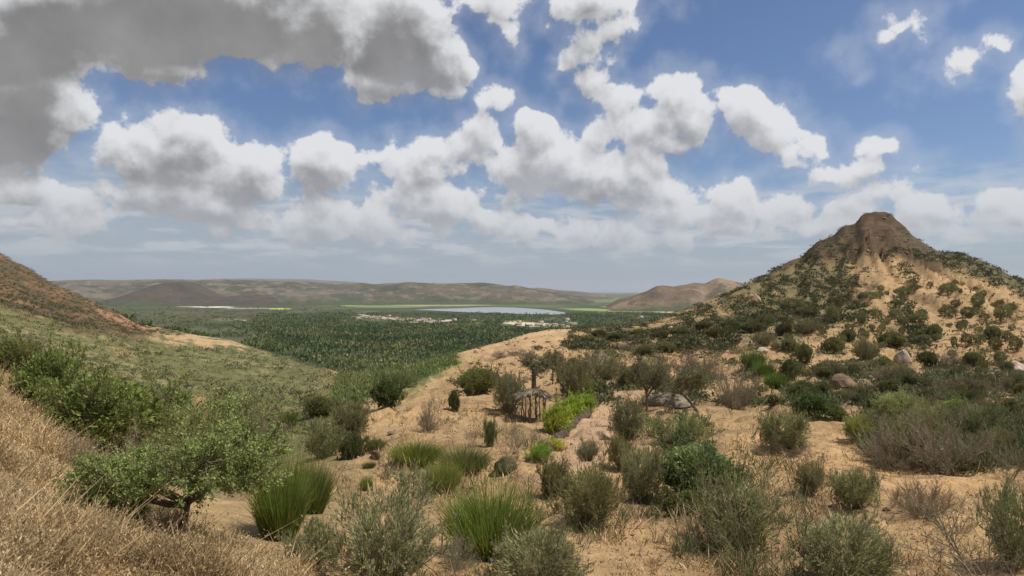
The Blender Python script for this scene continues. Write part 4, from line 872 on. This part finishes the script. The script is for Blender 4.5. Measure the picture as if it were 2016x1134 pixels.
# ------------------------------------------------------------------ uncountable growth
def inframe(x, y, lim=.88): return np.abs(x / y) < lim
def tufts(name, X, Y, size, nb, mat, asp=.8, seed=1, wl=.55, ww=.16, sink=.0, upright=.6):
    """many low plants joined, each nb leaf-like blades filling a dome"""
    r = np.random.default_rng(seed); n = len(X); Zg = ground(X, Y)
    a = r.random((n, nb)) * 2 * math.pi; rr_ = np.sqrt(r.random((n, nb))) * .5; hh_ = r.random((n, nb)) * np.sqrt(np.clip(1 - (rr_ * 2) ** 2, .05, 1)) * asp * .75
    P0 = np.stack([X[:, None] + np.cos(a) * rr_ * size[:, None], Y[:, None] + np.sin(a) * rr_ * size[:, None], Zg[:, None] + (hh_ - sink) * size[:, None]], -1).reshape(-1, 3)
    D = norm(np.stack([np.cos(a) * rr_ * 1.6, np.sin(a) * rr_ * 1.6, np.full_like(a, upright)], -1).reshape(-1, 3) + r.normal(0, .35, (n * nb, 3)))
    s = np.repeat(size, nb); V, Fc = blades(P0, D, wl * s * (.6 + .7 * r.random(n * nb)) * .7, ww * s * (.6 + .8 * r.random(n * nb)), r)
    return link(name, mesh_np(name, V, Fc, M[mat]))
def sample(n, pxr, pyr, cond=None, dmin=2.5, seed=0):
    """scatter uniformly over ground area that shows in a photo window"""
    r = np.random.default_rng(seed); xs = []; ys = []
    c0 = np.clip(((P(pxr[0]) - UU[0]) / (UU[1] - UU[0])), 0, NC - 2); c1 = np.clip(((P(pxr[1]) - UU[0]) / (UU[1] - UU[0])), 0, NC - 1)
    tot = 0
    while tot < n:
        k = n * 3; c = r.uniform(c0, c1, k); j = r.uniform(0, NR - 1, k); ci = c.astype(int); ji = j.astype(int)
        row = ROW[ji, ci]; dpt = DD[ji]; ok = (row > pyr[0]) & (row < pyr[1]) & (dpt > dmin)
        # weight by visible height of the cell
        hgt = np.clip(ROW[np.maximum(ji - 1, 0), ci] - ROW[ji, ci], 0, 8); ok &= r.random(k) * 6 < hgt + .15
        u = UU[0] + c * (UU[1] - UU[0]); dd_ = np.interp(j, np.arange(NR), DD)
        if cond is not None: ok &= cond(u * F + CX, row, dpt, r.random(k))
        xs.append((u * dd_)[ok]); ys.append(dd_[ok]); tot += int(ok.sum())
        if len(xs) > 60: break
    return np.concatenate(xs)[:n], np.concatenate(ys)[:n]
# dry grass slope at the left: seeded stalks
def grass_edge(px): return np.interp(px, [-300, 0, 60, 150, 230, 330, 420, 560, 640], [600, 722, 780, 880, 960, 1030, 1070, 1090, 1200])
def dry_grass(name, n, cond, pxr, pyr, hgt, seed, mat, dmin=2.2, dmax=60, wd=.0045):
    X, Y = sample(n, pxr, pyr, cond, dmin, seed); r = np.random.default_rng(seed + 1); n = len(X)
    Zg = ground(X, Y); P0 = np.stack([X, Y, Zg - .02], 1); clump = fbm(X, Y, .8, 3)
    D = norm(np.stack([r.normal(.03, .42 if hgt > .12 else 1.3, n), r.normal(0, .42 if hgt > .12 else 1.3, n), np.ones(n)], 1)); ln = hgt * (.45 + .8 * r.random(n)) * (.2 + 1.5 * sstep(.25, .75, clump))
    ln = ln * np.where(r.random(n) < .06, 1.7, 1.)
    L = lines(P0, D, ln, 3, np.stack([r.normal(.02, .25, n), r.normal(0, .25, n), np.full(n, -.08)], 1), r)
    S = norm(np.cross(D, norm(r.normal(0, 1, (n, 3))))) * (wd * (1 + Y / 9.))[:, None]; w = np.array([.6, 1.5, .15])[None, :, None]
    V = np.stack([L - S[:, None] * w, L + S[:, None] * w], 2).reshape(-1, 3); b = (np.arange(n) * 6)[:, None, None]; q = np.array([[0, 1, 3, 2], [2, 3, 5, 4]])[None]
    F_ = (b + q).reshape(-1, 4)
    if name == 'dry_grass':       # seed heads
        for k_ in range(2):
            t_ = (.55 + .45 * r.random(n))[:, None]; p_ = L[:, 1] * (1 - (t_ - .5) * 2) + L[:, 2] * ((t_ - .5) * 2)
            V2, _ = blades(p_, norm(D + r.normal(0, .6, (n, 3))), .019 * (.6 + .8 * r.random(n)) * (1 + Y / 12), .007 * (.6 + .8 * r.random(n)) * (1 + Y / 12), r)
            F_ = np.concatenate([F_, np.arange(4 * n).reshape(n, 4) + len(V)]); V = np.concatenate([V, V2])
    return link(name, mesh_np(name, V, F_, M[mat]))
o = dry_grass('dry_grass', 125000, lambda px, py, d, q: (py > grass_edge(px) + (q - .5) * 30 + (fbm(px / 40., py / 40., 1., 3) - .5) * 110) & (d < 25), (-300, 660), (560, 1500), .19, 11, 'dry_blade', wd=.0018)
tag(o, 'dense golden dry grass with seed heads covering the slope at the lower left', 'grass', kind='stuff')
o = dry_grass('dry_litter', 26000, lambda px, py, d, q: (d < 40) & (q < .6) & ~((px > 1110) & (px < 1220) & (py < 900)), (560, 2200), (780, 1500), .10, 13, 'straw', wd=.003)
tag(o, 'sparse dry straw and twigs lying over the sandy foreground', 'dry grass', kind='stuff')
o = dry_grass('dry_stubble', 16000, lambda px, py, d, q: (d < 24) & (fbm(px / 60., py / 25., 1., 3) > .52), (640, 2200), (880, 1500), .17, 17, 'dry_blade', wd=.003)
tag(o, 'patches of short yellow dry grass between the foreground shrubs', 'dry grass', kind='stuff')
def fuzz(px, py, d, q):
    return (d < 45) & (fbm(px / 70. + 5, py / 34., 1., 4, .6) > .56) & ~((px > 1110) & (px < 1230) & (py < 900)) & ~((px > 1560) & (py < 900))
o = dry_grass('low_brush', 8000, fuzz, (700, 1600), (780, 1200), .30, 71, 'scrub_leaf', dmin=6, wd=.0022)
tag(o, 'low wispy olive brush between the foreground shrubs', 'scrub', kind='stuff')
o = dry_grass('dead_brush', 11000, lambda px, py, d, q: (d < 45) & (fbm(px / 50. + 50, py / 26., 1., 4, .6) > .57), (640, 2100), (790, 1200), .22, 73, 'straw', dmin=5, wd=.002)
tag(o, 'low brown dead brush between the foreground shrubs', 'dry brush', kind='stuff')
# green hillside scrub left
X, Y = sample(11000, (-100, 720), (600, 860), lambda px, py, d, q: (d > 25) & (d < 480) & (py > np.interp(px, [0, 130, 230, 330, 420, 700], [600, 640, 655, 676, 680, 690])), 25, 31)
o = tufts('hillside_scrub', X, Y, (.22 + .0035 * Y) * (.6 + .8 * rng.random(len(X))), 10, 'slope_scrub', .5, 32, .6, .10, upright=.5); tag(o, 'low green scrub covering the hillside at the left', 'scrub', kind='stuff')
X, Y = sample(2000, (-100, 700), (620, 860), lambda px, py, d, q: (d > 30) & (d < 480) & (py > np.interp(px, [0, 130, 230, 330, 420, 700], [600, 640, 655, 685, 690, 690])), 25, 33)
o = tufts('hillside_brush', X, Y, (.6 + .007 * Y) * (.35 + rng.random(len(X)) ** 1.6), 24, 'scrub_leaf', .6, 34, .45, .12); tag(o, 'darker brush dotted over the green hillside at the left', 'scrub', kind='stuff')
X, Y = sample(3000, (-100, 380), (480, 660), lambda px, py, d, q: (d > 200) & (d < 480) & (py < np.interp(px, [0, 130, 230, 330, 420], [600, 640, 655, 670, 680])), 100, 35)
o = tufts('ridge_scrub', X, Y, (.9 + 1.3 * rng.random(len(X))), 14, 'hill_scrub', .5, 36, .5, .14); tag(o, 'dark scrub on the brown ridge at the left', 'scrub', kind='stuff')
# scrub of the right peak: dense on its left flank and right shoulder
def dens(px, py, d, q):
    f_ = fbm(px / 26., py / 11., 1., 4, .6)
    left = (px < 1650 + 90 * fbm(py / 14., px * 0, 1., 3)) & (py < 650) & (f_ > .42) & (py < 640); right = (px > 1770) & (py < (px - 1790) * .36 + 505) & (f_ > .36); saddle = (px < 1450) & (py < 690) & (f_ > .46); spine = (np.abs(px - (1772 + (py - 500) * .14 + 14 * np.sin(py / 17.))) < 20) & (f_ > .5)
    crown = (px > 1590) & (px < 1850) & (py < np.interp(px, [1590, 1640, 1720, 1800, 1850], [500, 480, 490, 490, 505])) & (q > .12)
    return (d > 75) & (d < 260) & (left | right | saddle | spine | (q < .03)) & ~crown
X, Y = sample(12000, (1120, 2100), (415, 700), dens, 75, 41)
o = tufts('peak_scrub', X, Y, (.6 + 1.6 * rng.random(len(X)) ** 3), 16, 'hill_scrub', .4, 42, .45, .15); tag(o, 'dark scrub clinging to the flanks of the pointed peak', 'scrub', kind='stuff')
X, Y = sample(6500, (1120, 2100), (600, 800), lambda px, py, d, q: (d > 40) & (d < 200) & (fbm(px / 40., py / 16., 1., 4, .6) > .49) & ((px < 1480) | (py > 715) | (q < .12)), 40, 43)
o = tufts('flat_scrub', X, Y, (.3 + 1.1 * rng.random(len(X)) ** 2.5), 18, 'scrub_leaf', .5, 44, .5, .11); tag(o, 'small low scrub scattered over the sandy flats before the peak', 'scrub', kind='stuff')
# green flank below the knoll at the edge of the wood
X, Y = sample(3000, (660, 900), (700, 800), lambda px, py, d, q: (d > 45) & (d < 150) & (py < 800 - (px - 680) * .40 + (q - .5) * 26), 45, 45)
o = tufts('knoll_grass', X, Y, .5 + .7 * rng.random(len(X)), 14, 'marsh_leaf', .7, 46, .6, .10, upright=1.2); tag(o, 'green grass and low scrub on the left rim of the sandy knoll', 'grass', kind='stuff')
# thicket infill right
X, Y = sample(2600, (1690, 2100), (745, 940), lambda px, py, d, q: (fbm(px / 60., py / 30., 1., 3) > .44) & (py < 930) & (px > 1640 + (py - 760) * .55), 14, 47)
o = tufts('thicket_undergrowth', X, Y, .5 + .6 * rng.random(len(X)), 22, 'scrub_leaf', .55, 48, .5, .045, upright=.9); tag(o, 'fine olive undergrowth between the bushes of the right-hand thicket', 'scrub', kind='stuff')
# the wood on the plain
def woodc(px, py, d, q):
    ok = (d > 480) & (d < 1750) & ((py < 690 + 18 * (fbm(px / 30., py * 0, 1., 3) - .5)) | (q < .12)) & (px > 470 + 60 * fbm(px / 9., py / 3., 1., 2)) & (px < 1330)
    lk = (px > 800) & (px < 1120) & (py < np.interp(px, [800, 850, 915, 1000, 1085, 1120], [611, 612.5, 616, 618.5, 621, 620]))
    bare = (px > 985) & (px < 1140) & (py > 635.5) & (py < 645); vil = (px > 700) & (px < 890) & (py > 622) & (py < 641) & (q > .3)
    return ok & ~lk & ~bare & ~vil & ((fbm(px / 30., py / 3.2, 1., 4, .6) > .42) | (q < .25))
X, Y = sample(22000, (470, 1340), (611, 760), woodc, 420, 51)
o = tufts('woodland', X, Y, (3.0 + 6.5 * rng.random(len(X)) ** 2), 9, 'wood_leaf', .75, 52, .6, .22, .05, upright=1.1); tag(o, 'dark green wood of low trees spread over the plain before the lake', 'wood', kind='stuff')
X, Y = sample(5000, (150, 700), (598, 665), lambda px, py, d, q: (d > 480) & (d < 2600) & (fbm(px / 30., py / 4., 1., 4, .6) > .47), 480, 53)
o = tufts('far_brush', X, Y, (2.0 + 6 * rng.random(len(X)) ** 2), 9, 'wood_leaf', .5, 54, .6, .25); tag(o, 'dark brush dotted over the plain at the left', 'scrub', kind='stuff')
X, Y = sample(5000, (640, 1100), (650, 760), lambda px, py, d, q: (d > 380) & (d < 900) & (py > np.interp(px, [680, 850, 1000, 1100], [705, 685, 655, 640])), 380, 55)
o = tufts('marsh_growth', X, Y, (1.2 + 3.4 * rng.random(len(X)) ** 2), 10, 'marsh_leaf', .8, 56, .7, .12, upright=1.5); tag(o, 'lighter green reeds and scrub between the wood and the sandy knoll', 'reeds', kind='stuff')
# pebbles
X, Y = sample(4500, (600, 2100), (640, 1134), lambda px, py, d, q: (d < 160) & (fbm(px / 45., py / 20., 1., 3) > .5), 5, 61)
r = np.random.default_rng(62); n = len(X); s = (.012 + .0016 * Y) * (.4 + r.random(n) ** 2 * 1.6); Zg = ground(X, Y)
oc = np.array([(1, 0, 0), (0, 1, 0), (-1, 0, 0), (0, -1, 0), (0, 0, .7), (0, 0, -.5)]); tf = np.array([(0, 1, 4), (1, 2, 4), (2, 3, 4), (3, 0, 4), (1, 0, 5), (2, 1, 5), (3, 2, 5), (0, 3, 5)])
V = np.stack([X, Y, Zg], 1)[:, None] + oc[None] * s[:, None, None] * (.6 + .8 * r.random((n, 6, 1)))
o = link('pebbles', mesh_np('pebbles', V.reshape(-1, 3), (np.arange(n)[:, None, None] * 6 + tf[None]).reshape(-1, 3), M['sand_rock'])); tag(o, 'small stones scattered over the sandy ground', 'pebbles', kind='stuff')
X, Y = sample(2600, (930, 2100), (430, 760), lambda px, py, d, q: (d > 55) & (d < 260) & (fbm(px / 34., py / 12., 1., 4, .6) > .54) & ((px < 1430) | (py < 520) | (q < .35)), 50, 63)
n = len(X); s = .12 + .38 * r.random(n) ** 2.5; Zg = ground(X, Y)
V = np.stack([X, Y, Zg], 1)[:, None] + oc[None] * s[:, None, None] * (.6 + .8 * r.random((n, 6, 1)))
o = link('rubble', mesh_np('rubble', V.reshape(-1, 3), (np.arange(n)[:, None, None] * 6 + tf[None]).reshape(-1, 3), M['brown_rock'])); tag(o, 'broken stones strewn over the saddle and the peak', 'rubble', kind='stuff')

# ------------------------------------------------------------------ haze
hz = bpy.data.materials.new('haze_air'); hz.use_nodes = True; hz.node_tree.nodes.clear(); t = NT(hz.node_tree)
ho = t.node('ShaderNodeOutputMaterial'); pv = t.node('ShaderNodeVolumePrincipled'); pv.inputs['Color'].default_value = (.86, .92, 1., 1); pv.inputs['Density'].default_value = 4.5e-5; pv.inputs['Anisotropy'].default_value = .2
t.l.new(pv.outputs[0], ho.inputs['Volume'])
V, Fc = [], []; box(V, Fc, (0, 16000, 110), (92000, 33000, 360)); o = link('haze', mesh_np('haze', V, Fc, hz)); tag(o, 'pale blue haze lying over the plain and the far hills', 'haze', kind='stuff')

#_t = sum(sum(len(p.vertices) - 2 for p in m_.polygons) if len(m_.polygons) < 20 else len(m_.loops) - 2 * len(m_.polygons) for m_ in bpy.data.meshes); print('TRIS', _t)
